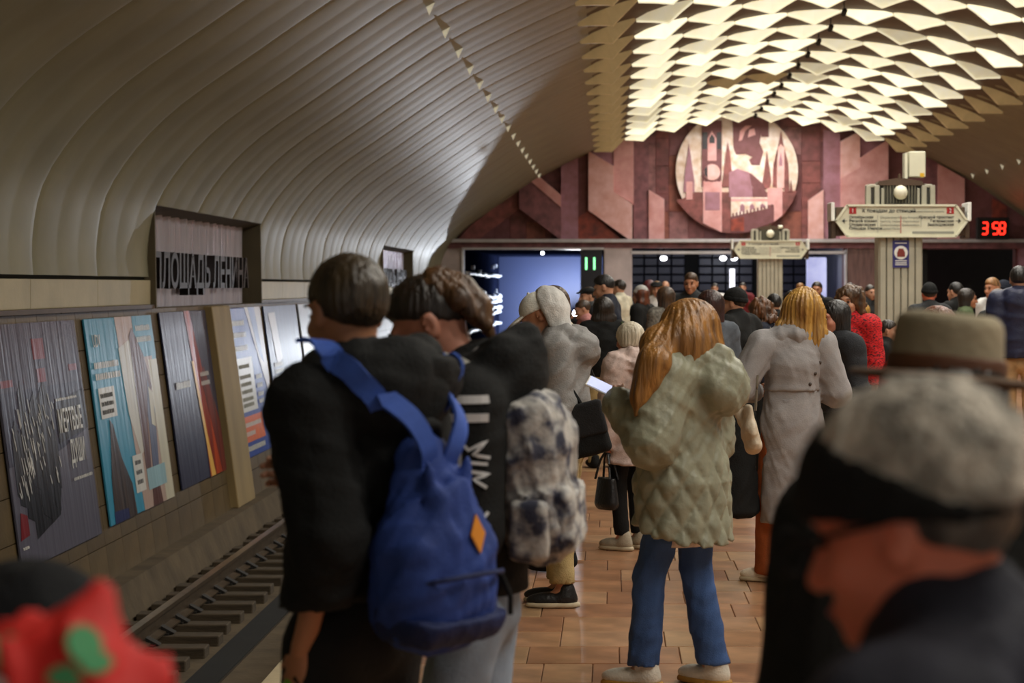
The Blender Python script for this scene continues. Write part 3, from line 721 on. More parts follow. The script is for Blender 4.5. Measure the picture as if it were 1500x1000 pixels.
        MB().tube([(.2, -.22, 3.17), (.3, -.2, 3.17)], .045, 10).put('camera', M_glob, o)
    return o


info_pillar(CX, 28.06, 'large near pillar with pale station direction board and blue notice below', True)
info_pillar(CX - .05, 50.2, 'smaller far pillar with pale direction board above the crowd', False)

# ------------------------------------------------------------------ interval clock
ck = thing('interval_clock', 'black digital clock showing 3 58 in red over the right tunnel', 'clock', (10.8, D - .75, 3.3))
MB().span((-.48, -.08, -.3), (.44, .12, .32)).put('case', mat('clock_case', (28, 28, 32), .4, .1, 6), ck, bevel=.02)
MB().span((-.42, -.1, -.25), (.38, -.07, .27)).put('screen', mat('clock_screen', (12, 9, 10), .3, .1, 6), ck)
M_led = mat('led_red', (255, 40, 26), .4, .02, 3, emit=2.2)
SEG = {'a': (0, 1, 1), 'b': (1, .5, 0), 'c': (1, 0, 0), 'd': (0, 0, 1), 'e': (0, 0, 0), 'f': (0, .5, 0), 'g': (0, .5, 1)}
for dg_, x_ in (('abcdg', -.34), ('acdfg', -.04), ('abcdefg', .15)):
    b = MB()
    for s_ in dg_:
        sx_, sz_, hor = SEG[s_]; X0 = x_ + sx_ * .15 + (sz_ * .02); Z0 = -.15 + sz_ * .32
        if hor: b.span((X0 + .01, -.115, Z0 - .022), (X0 + .14, -.1, Z0 + .022))
        else: b.span((X0 - .02, -.115, Z0 + .015), (X0 + .025, -.1, Z0 + .145))
    b.put('digit', M_led, ck)
MB().tube([(-.3, .05, .3), (-.3, .72, .3)], .02, 6).tube([(.3, .05, .3), (.3, .72, .3)], .02, 6).put('bracket', M_dark, ck)

# ------------------------------------------------------------------ bodies and clothes: smooth blended volumes meshed as one surface
f4 = np.float32


def rotm(yaw=0, pitch=0, roll=0):
    """yaw turns left, pitch nods down, roll tips to the right"""
    return np.array((Matrix.Rotation(yaw, 3, 'Z') @ Matrix.Rotation(-pitch, 3, 'X') @ Matrix.Rotation(roll, 3, 'Y')), dtype=float)


class Sdf:
    def __init__(s): s.P = []
    def _p(s, fn, lo, hi, k, op): s.P.append((fn, np.array(lo, float), np.array(hi, float), k, op)); return s
    def cap(s, a, b, ra, rb=None, k=.03, op='u'):
        a = np.array(a, float); b = np.array(b, float); rb = ra if rb is None else rb; ba = b - a; L2 = max(float(ba @ ba), 1e-9); m = max(ra, rb)
        def fn(X, Y, Z):
            x, y, z = X - a[0], Y - a[1], Z - a[2]
            t = np.clip((x * ba[0] + y * ba[1] + z * ba[2]) / L2, 0, 1)
            return np.sqrt((x - t * ba[0]) ** 2 + (y - t * ba[1]) ** 2 + (z - t * ba[2]) ** 2) - (ra + (rb - ra) * t)
        return s._p(fn, np.minimum(a, b) - m, np.maximum(a, b) + m, k, op)
    def chain(s, pts, rs, k=.03, op='u'):
        for i in range(len(pts) - 1): s.cap(pts[i], pts[i + 1], rs[i], rs[i + 1], k, op)
        return s
    def ecap(s, a, b, wa, wb, ax=(1, 0, 0), k=.03, op='u'):
        """tapered elliptical limb; wa, wb = (half width along ax, half depth) at its two ends"""
        a = np.array(a, float); b = np.array(b, float); ba = b - a; L2 = float(ba @ ba); L = math.sqrt(L2); n = ba / L
        u = np.array(ax, float); u = u - n * (u @ n); u /= np.linalg.norm(u); v = np.cross(n, u); m = max(*wa, *wb)
        def fn(X, Y, Z):
            x, y, z = X - a[0], Y - a[1], Z - a[2]
            ls = x * n[0] + y * n[1] + z * n[2]; t = np.clip(ls / L, 0, 1)
            W = wa[0] + (wb[0] - wa[0]) * t; Dp = wa[1] + (wb[1] - wa[1]) * t
            e = ls - t * L; mn = np.minimum(W, Dp)
            q = np.sqrt(((x * u[0] + y * u[1] + z * u[2]) / W) ** 2 + ((x * v[0] + y * v[1] + z * v[2]) / Dp) ** 2 + (e / mn) ** 2)
            return (q - 1) * mn
        return s._p(fn, np.minimum(a, b) - m, np.maximum(a, b) + m, k, op)
    def ell(s, c, r, R=None, k=.03, op='u'):
        c = np.array(c, float); r = np.array(r, float); R = np.eye(3) if R is None else R
        ext = np.sqrt((R ** 2) @ (r ** 2))
        def fn(X, Y, Z):
            x, y, z = X - c[0], Y - c[1], Z - c[2]
            q = [(x * R[0, i] + y * R[1, i] + z * R[2, i]) / r[i] for i in range(3)]
            k0 = np.sqrt(q[0] ** 2 + q[1] ** 2 + q[2] ** 2); k1 = np.sqrt((q[0] / r[0]) ** 2 + (q[1] / r[1]) ** 2 + (q[2] / r[2]) ** 2) + 1e-6
            return k0 * (k0 - 1) / k1
        return s._p(fn, c - ext, c + ext, k, op)
    def box(s, c, h, R=None, rd=.02, k=.02, op='u'):
        c = np.array(c, float); h = np.array(h, float) - rd; R = np.eye(3) if R is None else R; ext = np.abs(R) @ (h + rd)
        def fn(X, Y, Z):
            x, y, z = X - c[0], Y - c[1], Z - c[2]
            q = [np.abs(x * R[0, i] + y * R[1, i] + z * R[2, i]) - h[i] for i in range(3)]
            return np.sqrt(sum(np.maximum(v, 0) ** 2 for v in q)) + np.minimum(np.maximum(np.maximum(q[0], q[1]), q[2]), 0) - rd
        return s._p(fn, c - ext, c + ext, k, op)
    def cut(s, p, n, k=.004):
        """keep the side of the plane the normal points away from"""
        p = np.array(p, float); n = np.array(n, float); n /= np.linalg.norm(n)
        return s._p(lambda X, Y, Z: (X - p[0]) * n[0] + (Y - p[1]) * n[1] + (Z - p[2]) * n[2], (-9, -9, -9), (9, 9, 9), k, 'c')
    def mesh(s, name, h, disp=None, zfine=None, box=None):
        U = [p for p in s.P if p[4] == 'u']
        lo = np.min([p[1] for p in U], 0) - 2.5 * h; hi = np.max([p[2] for p in U], 0) + 2.5 * h
        for fn, a, b, k, op in s.P: pass
        xs = np.arange(lo[0], hi[0] + h, h); ys = np.arange(lo[1], hi[1] + h, h)
        if zfine and lo[2] < zfine[0] < hi[2]:
            zs = np.concatenate([np.arange(lo[2], zfine[0], zfine[1]), np.arange(zfine[0], hi[2] + h, h)])
        else: zs = np.arange(lo[2], hi[2] + h, h)
        D_ = np.full((len(xs), len(ys), len(zs)), 9, f4)
        X = xs.astype(f4)[:, None, None]; Y = ys.astype(f4)[None, :, None]; Z = zs.astype(f4)[None, None, :]
        for fn, a, b, k, op in s.P:
            pad = k + 2.5 * h + (.03 if zfine else 0)
            i = [(max(0, int(np.searchsorted(g, a[j] - pad)) - 1), min(len(g), int(np.searchsorted(g, b[j] + pad)) + 1)) for j, g in enumerate((xs, ys, zs))]
            if any(q[1] <= q[0] for q in i): continue
            sl = tuple(slice(*q) for q in i)
            d_ = fn(X[sl[0]], Y[:, sl[1]], Z[:, :, sl[2]]).astype(f4); A = D_[sl]
            if op == 'u': hh = np.maximum(k - np.abs(A - d_), 0) / k; D_[sl] = np.minimum(A, d_) - hh * hh * (k * .25)
            else:
                if op == 's': d_ = -d_
                hh = np.maximum(k - np.abs(A - d_), 0) / k; D_[sl] = np.maximum(A, d_) + hh * hh * (k * .25)
        if disp is not None:
            near = np.abs(D_) < 4 * h + .03
            ii = np.nonzero(near)
            D_[ii] += disp(xs[ii[0]], ys[ii[1]], zs[ii[2]]).astype(f4)
        return nets(name, D_, xs, ys, zs)


def nets(name, D_, xs, ys, zs):
    S = D_ < 0; n = D_.shape
    C = np.zeros((n[0] - 1, n[1] - 1, n[2] - 1), np.int8)
    sl = lambda d, m: slice(d, m - 1 + d)
    for a in (0, 1):
        for b in (0, 1):
            for c in (0, 1): C += S[sl(a, n[0]), sl(b, n[1]), sl(c, n[2])]
    act = (C > 0) & (C < 8); I, J, K = np.nonzero(act); idx = np.full(C.shape, -1, np.int64); idx[I, J, K] = np.arange(len(I))
    acc = np.zeros((len(I), 3)); cnt = np.zeros(len(I))
    for ax in range(3):
        for u in (0, 1):
            for v in (0, 1):
                o = [u, v]; o.insert(ax, 0); e = list(o); e[ax] = 1
                va = D_[I + o[0], J + o[1], K + o[2]]; vb = D_[I + e[0], J + e[1], K + e[2]]
                m = (va < 0) != (vb < 0); t = np.where(m, va / np.where(va == vb, 1, va - vb), 0)
                for j in range(3): acc[:, j] += m * (o[j] + (t if j == ax else 0))
                cnt += m
    acc /= cnt[:, None]
    P = np.stack([np.interp(q + acc[:, j], np.arange(len(g)), g) for j, (q, g) in enumerate(((I, xs), (J, ys), (K, zs)))], 1)
    Q = []
    for ax in range(3):
        A = [slice(None)] * 3; B = [slice(None)] * 3; A[ax] = slice(0, -1); B[ax] = slice(1, None)
        x = S[tuple(A)] != S[tuple(B)]; s0 = S[tuple(A)]
        o1, o2 = [j for j in range(3) if j != ax]
        m = np.zeros_like(x); r = [slice(None)] * 3; r[o1] = slice(1, -1); r[o2] = slice(1, -1); m[tuple(r)] = x[tuple(r)]
        g = np.stack(np.nonzero(m), 1)
        if not len(g): continue
        def cid(a, b):
            q = g.copy(); q[:, o1] -= a; q[:, o2] -= b; return idx[q[:, 0], q[:, 1], q[:, 2]]
        q = np.stack([cid(1, 1), cid(0, 1), cid(0, 0), cid(1, 0)], 1)
        fl = s0[g[:, 0], g[:, 1], g[:, 2]]
        if ax == 1: fl = ~fl
        q[~fl] = q[~fl][:, ::-1]; Q.append(q)
    Q = np.concatenate(Q)
    me = bpy.data.meshes.new(name); me.vertices.add(len(P)); me.vertices.foreach_set('co', P.astype(f4).ravel())
    me.loops.add(len(Q) * 4); me.loops.foreach_set('vertex_index', Q.astype(np.int32).ravel())
    me.polygons.add(len(Q)); me.polygons.foreach_set('loop_start', np.arange(len(Q), dtype=np.int32) * 4)
    me.polygons.foreach_set('use_smooth', np.ones(len(Q), bool)); me.update(calc_edges=True); me.validate()
    return me


def join_meshes(name, parts):
    V = []; Fc = []; n = 0
    for m_ in parts:
        v = np.zeros(len(m_.vertices) * 3, f4); m_.vertices.foreach_get('co', v); V.append(v.reshape(-1, 3))
        q = np.zeros(len(m_.loops), np.int32); m_.loops.foreach_get('vertex_index', q); Fc.append(q.reshape(-1, 4) + n); n += len(m_.vertices)
        bpy.data.meshes.remove(m_)
    V = np.concatenate(V); Q = np.concatenate(Fc)
    me = bpy.data.meshes.new(name); me.vertices.add(len(V)); me.vertices.foreach_set('co', V.ravel())
    me.loops.add(len(Q) * 4); me.loops.foreach_set('vertex_index', Q.ravel()); me.polygons.add(len(Q))
    me.polygons.foreach_set('loop_start', np.arange(len(Q), dtype=np.int32) * 4); me.polygons.foreach_set('use_smooth', np.ones(len(Q), bool)); me.update(calc_edges=True)
    return me


def wrink(amp, seed, wl=.1, zs=1.0):
    """soft cloth folds"""
    R_ = np.random.RandomState(seed); W = []
    for i in range(5):
        d = R_.normal(size=3) * np.array((1, 1, zs)); d /= np.linalg.norm(d); W.append((d * 2 * pi / (wl * R_.uniform(.6, 1.5)), R_.uniform(0, 6.3), R_.uniform(.5, 1)))
    W += [(d * 2.3, p * 1.7, a * .4) for d, p, a in W[:4]]
    def fn(x, y, z):
        wx_ = .03 * np.sin(x * 9 + z * 7 + seed); wy_ = .03 * np.sin(y * 8 - z * 6 + 1.7 * seed); o = 0
        for d, p, a in W: sn = np.sin((x + wx_) * d[0] + (y + wy_) * d[1] + (z + wx_ - wy_) * d[2] + p); o = o + a * (.5 * sn + .7 * (.6 - np.abs(sn)))
        return amp * .45 * o
    return fn


def strands(c, amp, seed, nf=22):
    """locks of hair running down from the crown"""
    def fn(x, y, z):
        a = np.arctan2(x - c[0], y - c[1]); b = np.sin(nf * a + 3 * np.sin(2 * a + seed) + 5 * (z - c[2]) + seed) + .6 * np.sin(nf * 1.9 * a + 9 * (z - c[2]) + 2 * seed)
        return amp * b
    return fn


# ---- materials for people
SK = {'fair': (198, 148, 120), 'tan': (182, 126, 94), 'pink': (200, 136, 112), 'red': (222, 124, 94)}


def skin(k='fair'): return mat('skin_' + k, SK[k], .5, .07, 14, .06, 60, sss=.1)
def cloth(name, c, var=.14, rough=.85, scale=14, bump=.25, bscale=120, **k): return mat('cloth_' + name, c, rough, var, scale, bump, bscale, spec=.3, **k)
def hairm(name, c, c2=None): return mat('hair_' + name, c, .42, .3, 26, .5, 70, stretch=(1, 1, .12), c2=c2 or tuple(int(v * .45) for v in c), spec=.6)


M_eye = mat('eye_dark', (38, 28, 24), .2, .1, 20)
M_brow = mat('eyebrow_dark', (58, 42, 32), .8, .1, 20)
M_lip = mat('lip', (168, 92, 84), .5, .06, 20)
M_sole = mat('sole_rubber', (196, 180, 150), .7, .1, 10)


class Sk:
    """joints of a standing figure; x right, y forward, z up"""
    def __init__(s, H=1.72, lean=0, head=(0, 0, 0), L=None, R=None, feet=None, shw=1.0, hunch=0, hoff=(0, 0, 0)):
        s.H = H; q = H / 1.75
        cs, sn = math.cos(lean), math.sin(lean)
        up = np.array((0, sn, cs)); fw = np.array((0, cs, -sn)); s.up, s.fw = up, fw
        s.q = q
        s.pel = np.array((0, 0, .53 * H)); s.waist = s.pel + up * .09 * H; s.chest = s.pel + up * .2 * H; s.neck = s.pel + up * (.3 * H) + fw * hunch * .5
        s.shw = .096 * H * shw
        s.sh = [s.pel + up * .262 * H + np.array((sx * s.shw, 0, 0)) - fw * .005 + fw * hunch * .3 for sx in (-1, 1)]
        s.Rh = rotm(*head); s.hc = s.neck + np.array((0, 0, .08 * q)) + s.fw * .018 + fw * hunch * .5 + s.Rh @ np.array((0, .012, .052)) * q + np.array(hoff)
        s.el = []; s.wr = []; s.hd = []
        for i, A in enumerate((L, R)):
            u, f = A if A else ((.12 * (1 if i else -1), -.05, -1), (.06 * (1 if i else -1), .18, -1))
            u = np.array(u, float); u /= np.linalg.norm(u); f = np.array(f, float); f /= np.linalg.norm(f)
            e = s.sh[i] + u * .168 * H; w_ = e + f * .148 * H; s.el.append(e); s.wr.append(w_); s.hd.append(f)
        feet = feet or ((-.09, 0, .15), (.09, .02, -.15))
        s.hip = [s.pel + np.array((sx * .052 * H, 0, -.02 * H)) for sx in (-1, 1)]
        s.an = [np.array((f_[0], f_[1], .045 * H)) for f_ in feet]; s.fy = [f_[2] for f_ in feet]
        s.kn = [(s.hip[i] + s.an[i]) / 2 + np.array((-math.sin(s.fy[i]), math.cos(s.fy[i]), 0)) * .035 + np.array((0, 0, .01)) for i in (0, 1)]


def head_prims(S, sk, ears=True, detail=True):
    R_, c, q = sk.Rh, sk.hc, sk.q
    P = lambda x, y, z: c + R_ @ np.array((x, y, z)) * q
    rr = lambda *r: tuple(v * q for v in r)
    S.ell(P(0, -.014, .026), rr(.074, .095, .086), R_, .03 * q)
    S.ell(P(0, .028, -.04), rr(.06, .064, .074), R_, .03 * q)
    S.ell(P(0, .07, -.098), rr(.026, .022, .018), R_, .03 * q)
    if detail:
        for sx in (-1, 1):
            S.ell(P(sx * .038, .062, -.034), rr(.022, .022, .02), R_, .02 * q)
            S.ell(P(sx * .031, .099, -.002), rr(.017, .013, .011), R_, .014 * q, 's')
        S.ell(P(0, .08, .022), rr(.05, .018, .013), R_, .018 * q)
        S.cap(P(0, .09, .004), P(0, .112, -.04), .008 * q, .0135 * q, .012 * q)
        for sx in (-1, 1): S.ell(P(sx * .011, .1, -.043), rr(.009, .011, .008), R_, .008 * q)
        S.ell(P(0, .092, -.068), rr(.023, .011, .006), R_, .008 * q); S.ell(P(0, .089, -.079), rr(.019, .011, .007), R_, .008 * q)
        S.ell(P(0, .103, -.0735), rr(.022, .008, .0018), R_, .004 * q, 's')
    if ears:
        for sx in (-1, 1):
            E = R_ @ rotm(-sx * .35, 0, sx * .12)
            S.ell(P(sx * .078, -.012, -.008), rr(.009, .02, .033), E, .01 * q); S.ell(P(sx * .087, -.006, -.004), rr(.007, .011, .02), E, .006 * q, 's')
    S.cap(sk.neck - sk.up * .03, P(0, -.022, -.055), .056 * q, .052 * q, .03 * q)


def hand_mesh(w_, d, n, q=1, curl=.5, side=1, grip=0):
    """palm, four unequal bent fingers and a thumb; d points along the fingers, n out of the palm"""
    d = np.array(d, float); d /= np.linalg.norm(d); n = np.array(n, float); n -= d * (n @ d); n /= np.linalg.norm(n); sd = np.cross(d, n) * side
    S = Sdf(); b = np.array(w_)
    S.ecap(b - d * .02, b + d * .085 * q, (.026 * q, .02 * q), (.038 * q, .015 * q), sd, .01)
    for i, (o, l) in enumerate(((-.03, .066), (-.011, .078), (.01, .072), (.029, .056))):
        p = b + d * .08 * q + sd * o * q; a = curl * .7; ls = (l * .45, l * .32, l * .26); pts = [p - d * .02]; rr = [.0092 * q]
        for k, L_ in enumerate(ls):
            v = d * math.cos(a) + n * math.sin(a); p = p + v * L_ * q * 1.1; pts.append(p); rr.append((.0088, .0078, .0066)[k] * q); a += curl * (1.1 + .05 * i)
        S.chain(pts, rr, .004)
    t0 = b + d * .02 * q - sd * .026 * q; t1 = t0 + (d * .7 - sd * .6 + n * .4) * .038 * q; t2 = t1 + (d * .85 - sd * (.15 - grip * .5) + n * (.35 + grip)) * .034 * q; t3 = t2 + (d * .9 + sd * .1 + n * (.25 + grip)) * .024 * q
    S.chain([t0, t1, t2, t3], [.014 * q, .012 * q, .01 * q, .0075 * q], .008)
    return S.mesh('hand', .0042)


def body(root, sk, sm, hf=.012, ears=True, detail=True, hands=(None, None), face=True):
    q, H = sk.q, sk.H
    S = Sdf(); head_prims(S, sk, ears, detail)
    S.ecap(sk.pel, sk.chest, (.08 * q, .06 * q), (.085 * q, .065 * q)); S.cap(sk.sh[0], sk.sh[1], .035 * q, None, .05)
    S.ecap(sk.chest, sk.neck - sk.up * .06, (.085 * q, .06 * q), (.05 * q, .045 * q))
    for i in (0, 1):
        S.cap(sk.sh[i], sk.el[i], .034 * q, .03 * q); S.cap(sk.el[i], sk.wr[i], .03 * q, .024 * q)
        if hands[i] is None: S.ecap(sk.wr[i], sk.wr[i] + sk.hd[i] * .08 * q, (.03 * q, .024 * q), (.028 * q, .022 * q), (0, 1, .1))
        S.cap(sk.hip[i], sk.kn[i], .055 * q, .042 * q); S.cap(sk.kn[i], sk.an[i], .042 * q, .032 * q)
        f = np.array((-math.sin(sk.fy[i]), math.cos(sk.fy[i]), 0)); S.cap(sk.an[i] + (0, 0, -.012), sk.an[i] + f * .1 + (0, 0, -.03), .032, .026)
    parts = [S.mesh('body', hf, zfine=(sk.neck[2] - .02, .03))]
    for i in (0, 1):
        if hands[i] is not None: parts.append(hand_mesh(sk.wr[i], hands[i].get('d', sk.hd[i]), hands[i]['n'], q, hands[i].get('curl', .5), hands[i].get('side', 1), hands[i].get('grip', 0)))
    me = join_meshes('body', parts) if len(parts) > 1 else parts[0]
    b = put('body', me, sm, root)
    if face:
        P = lambda x, y, z: tuple(sk.hc + sk.Rh @ np.array((x, y, z)) * q)
        eu = Euler(Matrix(sk.Rh.tolist()).to_euler())
        for sx in (-1, 1):
            e_ = MB().ball((0, 0, 0), (.012 * q, .008 * q, .0065 * q), 10, 6).put('eye', M_eye, b, smooth=True, loc=P(sx * .031, .088, -.002), rot=eu)
            MB().tube([(-.018 * q, -.004, 0), (-.004 * q, .003, .004), (.016 * q, -.002, .001)], .0035 * q, 5).put('eyebrow', M_brow, b, loc=P(sx * .032, .094, .021), rot=eu)
        MB().ball((0, 0, 0), (.019 * q, .006 * q, .006 * q), 10, 6).put('lips', M_lip, b, smooth=True, loc=P(0, .098, -.0735), rot=eu)
    return b


def hair(root, sk, m, style='short', h=.009, seed=1, **o):
    q, R_, c = sk.q, sk.Rh, sk.hc
    P = lambda x, y, z: c + R_ @ np.array((x, y, z)) * q
    rr = lambda *r: tuple(v * q for v in r)
    S = Sdf(); g = o.get('grow', 0)
    nf = 32; amp = .0014
    if style == 'short':
        S.ell(P(0, -.018, .03), rr(.081 + g, .101 + g, .092 + g), R_)
        S.cut(P(0, .085, .055), R_ @ np.array((0, .52, -.85)), .012 * q); S.cut(P(0, -.08, -.06), R_ @ np.array((0, .1, -1)), .02)
        for sx in (-1, 1): S.ell(P(sx * .085, .03, -.03), rr(.03, .042, .05), R_, .01, 's'); S.ell(P(sx * .086, -.01, -.012), rr(.02, .024, .036), R_, .008, 's')
        nf = 64; amp = o.get('amp', .0013)
    elif style == 'cropped':       # very short sides, fuller on top
        S.ell(P(0, -.016, .028), rr(.0775, .098, .089), R_); S.ell(P(0, .005, .065), rr(.066, .085, .062), R_)
        S.cut(P(0, .085, .06), R_ @ np.array((0, .5, -.86)), .012 * q); S.cut(P(0, -.08, -.05), R_ @ np.array((0, .1, -1)), .02)
        for sx in (-1, 1): S.ell(P(sx * .085, .035, -.035), rr(.03, .042, .055), R_, .01, 's'); S.ell(P(sx * .086, -.01, -.012), rr(.02, .024, .036), R_, .008, 's')
        nf = 30
    elif style == 'bob':
        S.ell(P(0, -.02, .028), rr(.09 + g, .108 + g, .096 + g), R_)
        S.ecap(P(0, -.03, .02), P(0, -.035, -.07 - o.get('len', .03)), rr(.092 + g, .085 + g), rr(.096 + g, .075 + g), R_ @ np.array((1, 0, 0)))
        S.ell(P(0, .105, -.05), rr(.066, .08, .105), R_, .02, 's'); S.cut(P(0, 0, -.1 - o.get('len', .03)), R_ @ np.array((0, 0, -1)), .03)
        amp = .002
    elif style == 'curly':
        S.ell(P(0, -.02, .03), rr(.105, .115, .1), R_); S.ecap(P(0, -.04, 0), P(0, -.045, -.1), rr(.115, .07), rr(.11, .06), R_ @ np.array((1, 0, 0)))
        Rn = random.Random(seed)
        for i in range(44):
            a = Rn.uniform(-2.3, 2.3) + pi; z = Rn.uniform(-.13, .11); rad = .1 * math.sqrt(max(.1, 1 - max(0, z / .13) ** 2))
            S.ell(P(rad * math.sin(a), -.02 + rad * math.cos(a), z), rr(*(Rn.uniform(.022, .036) for _ in range(3))), R_, .012)
        S.ell(P(0, .11, -.04), rr(.056, .07, .1), R_, .015, 's'); amp = .004; nf = 40
    elif style == 'long':
        S.ell(P(0, -.02, .026), rr(.086 + g, .106 + g, .094 + g), R_)
        L_ = o.get('len', .3)
        S.ecap(P(0, -.035, .0), P(0, -.045, -.09), rr(.092 + g, .082), rr(.1 + g, .066), R_ @ np.array((1, 0, 0)), .04)
        e0 = P(0, -.05, -.1); e1 = np.array(e0) + np.array((o.get('dx', 0), -.035 + o.get('dy', 0), -L_ + .1))
        S.ecap(e0, e1, rr(.1 + g, .052), rr(.075 + g * .6, .026), R_ @ np.array((1, 0, 0)), .05)
        S.ell(P(0, .105, -.05), rr(.064, .078, .12), R_, .02, 's'); amp = o.get('amp', .0024); nf = 34
    elif style == 'tied':
        S.ell(P(0, -.018, .028), rr(.079, .099, .09), R_); S.cut(P(0, .08, .06), R_ @ np.array((0, .52, -.85)), .012 * q); S.cut(P(0, -.08, -.06), R_ @ np.array((0, .1, -1)), .02)
        S.ell(P(0, -.12, .02), rr(.04, .04, .04), R_)
    for e in o.get('extra', ()): getattr(S, e[0])(*e[1:])
    return put('hair', S.mesh('hair', h, strands(P(0, 0, .1), amp, seed, nf)), m, root)


def top(root, sk, m, name='jacket', t=.03, hem=.82, flare=0, h=.014, hood=False, collar=True, wr_amp=.006, seed=1, sleeve=True, slt=0, neckr=.068, sl_ext=0, extra=(), disp=None, cutn=None, bulk=1.0, slm=None):
    q, H = sk.q, sk.H; S = Sdf()
    base = np.array((0, 0, hem)) if hem > sk.pel[2] * .4 else np.array((0, 0, hem))
    hipw = (.098 * q * bulk + t + flare, .074 * q * bulk + t + flare * .7); wst = (.092 * q * bulk + t + flare * .3, .068 * q * bulk + t); chw = (.1 * q * bulk + t, .076 * q * bulk + t)
    lowc = np.array((sk.pel[0], sk.pel[1], hem - .1))
    if hem < sk.pel[2] - .02: S.ecap(lowc, sk.pel + (0, 0, .02), (hipw[0] + flare * .6, hipw[1] + flare * .6), hipw, k=.05); S.ecap(sk.pel, sk.waist, hipw, wst, k=.05)
    else: S.ecap(np.array((0, sk.pel[1], hem - .1)), sk.waist, hipw, wst, k=.05)
    S.ecap(sk.waist, sk.chest, wst, chw, k=.06)
    S.ecap(sk.chest, sk.neck - sk.up * .065 * q, chw, (.085 * q + t * .6, .055 * q + t * .6), k=.06)
    S.cap(sk.sh[0] - sk.up * .012, sk.sh[1] - sk.up * .012, .042 * q + t * .6, None, .06)
    for i in (0, 1): S.cap(sk.sh[i], sk.neck - sk.up * .005, .035 * q + t * .55, .05 * q + t * .5, .05)
    if sleeve:
        for i in (0, 1):
            ra = .042 * q + t * .75 + slt
            S.cap(sk.sh[i], sk.el[i], ra, ra - .006, .035); S.cap(sk.el[i], sk.wr[i] + sk.hd[i] * (.012 + sl_ext), ra - .006, .03 * q + t * .45 + slt * .6, .02)
    if collar: S.cap(sk.neck - sk.up * .02, sk.neck + sk.up * .03 * q + sk.fw * .008, neckr * q, (neckr - .004) * q, .02)
    if hood:
        n_ = sk.neck; u, f = sk.up, sk.fw; x_ = np.array((1, 0, 0.))
        for sx in (-1, 1): S.chain([n_ + x_ * sx * .05 * q + f * .07 * q - u * .03 * q, n_ + x_ * sx * .09 * q + f * .01 * q + u * .015 * q, n_ + x_ * sx * .085 * q - f * .075 * q + u * .02 * q, n_ - f * .12 * q + u * .005 * q], [.024 * q, .036 * q, .042 * q, .044 * q], .03)
        S.ell(n_ - f * .125 * q - u * .06 * q, (.125 * q, .062 * q, .09 * q), None, .04)
    for e in extra: getattr(S, e[0])(*e[1:])
    S.cut((0, 0, hem), cutn or (0, 0, -1), .006)
    dd = disp
    if dd is None and wr_amp: dd = wrink(wr_amp, seed, .11)
    return put(name, S.mesh(name, h, dd), m, root)


def legs(root, sk, m, name='trousers', t=.02, h=.016, flare=0, end=.045, seed=2, wr_amp=.005):
    q, H = sk.q, sk.H; S = Sdf()
    S.ecap(sk.pel + (0, 0, .06), sk.pel - (0, 0, .06), (.088 * q + t, .066 * q + t), (.098 * q + t, .075 * q + t), k=.04)
    for i in (0, 1):
        S.cap(sk.hip[i] - (0, 0, .02), sk.kn[i], .072 * q + t * .6, .052 * q + t * .7, .03)
        dn = sk.an[i] - (0, 0, .045 * H - end + .012); S.cap(sk.kn[i], dn, .052 * q + t * .7, .042 * q + t * .7 + flare, .02)
    S.cut((0, 0, end), (0, 0, -1), .004)
    return put(name, S.mesh(name, h, wrink(wr_amp, seed, .09, .6) if wr_amp else None), m, root)


def shoes(root, sk, m, h=.01, sole=None, ankle=True):
    for i in (0, 1):
        f = np.array((-math.sin(sk.fy[i]), math.cos(sk.fy[i]), 0.)); r = np.array((f[1], -f[0], 0)); a = np.array((sk.an[i][0], sk.an[i][1], 0)); q = sk.q
        S = Sdf(); S.ell(a + f * .06 * q + (0, 0, .04), (.047 * q, .135 * q, .042), rotm(sk.fy[i]), .03); S.ell(a - f * .03 * q + (0, 0, .05), (.038 * q, .048 * q, .05), rotm(sk.fy[i]), .03)
        if ankle: S.cap(a - f * .015 + (0, 0, .06), a - f * .02 + (0, 0, .1), .042 * q, .044 * q, .03)
        S.cut((0, 0, .012 if sole else .003), (0, 0, -1))
        s_ = put('shoe', S.mesh('shoe', h), m, root)
        if sole:
            S = Sdf(); S.ell(a + f * .055 * q + (0, 0, .012), (.053 * q, .145 * q, .04), rotm(sk.fy[i]), .03); S.ell(a - f * .035 * q + (0, 0, .012), (.044 * q, .055 * q, .04), rotm(sk.fy[i]), .03)
            S.cut((0, 0, .002), (0, 0, -1)); S.cut((0, 0, .03), (0, 0, 1))
            put('sole', S.mesh('sole', h), sole, s_)


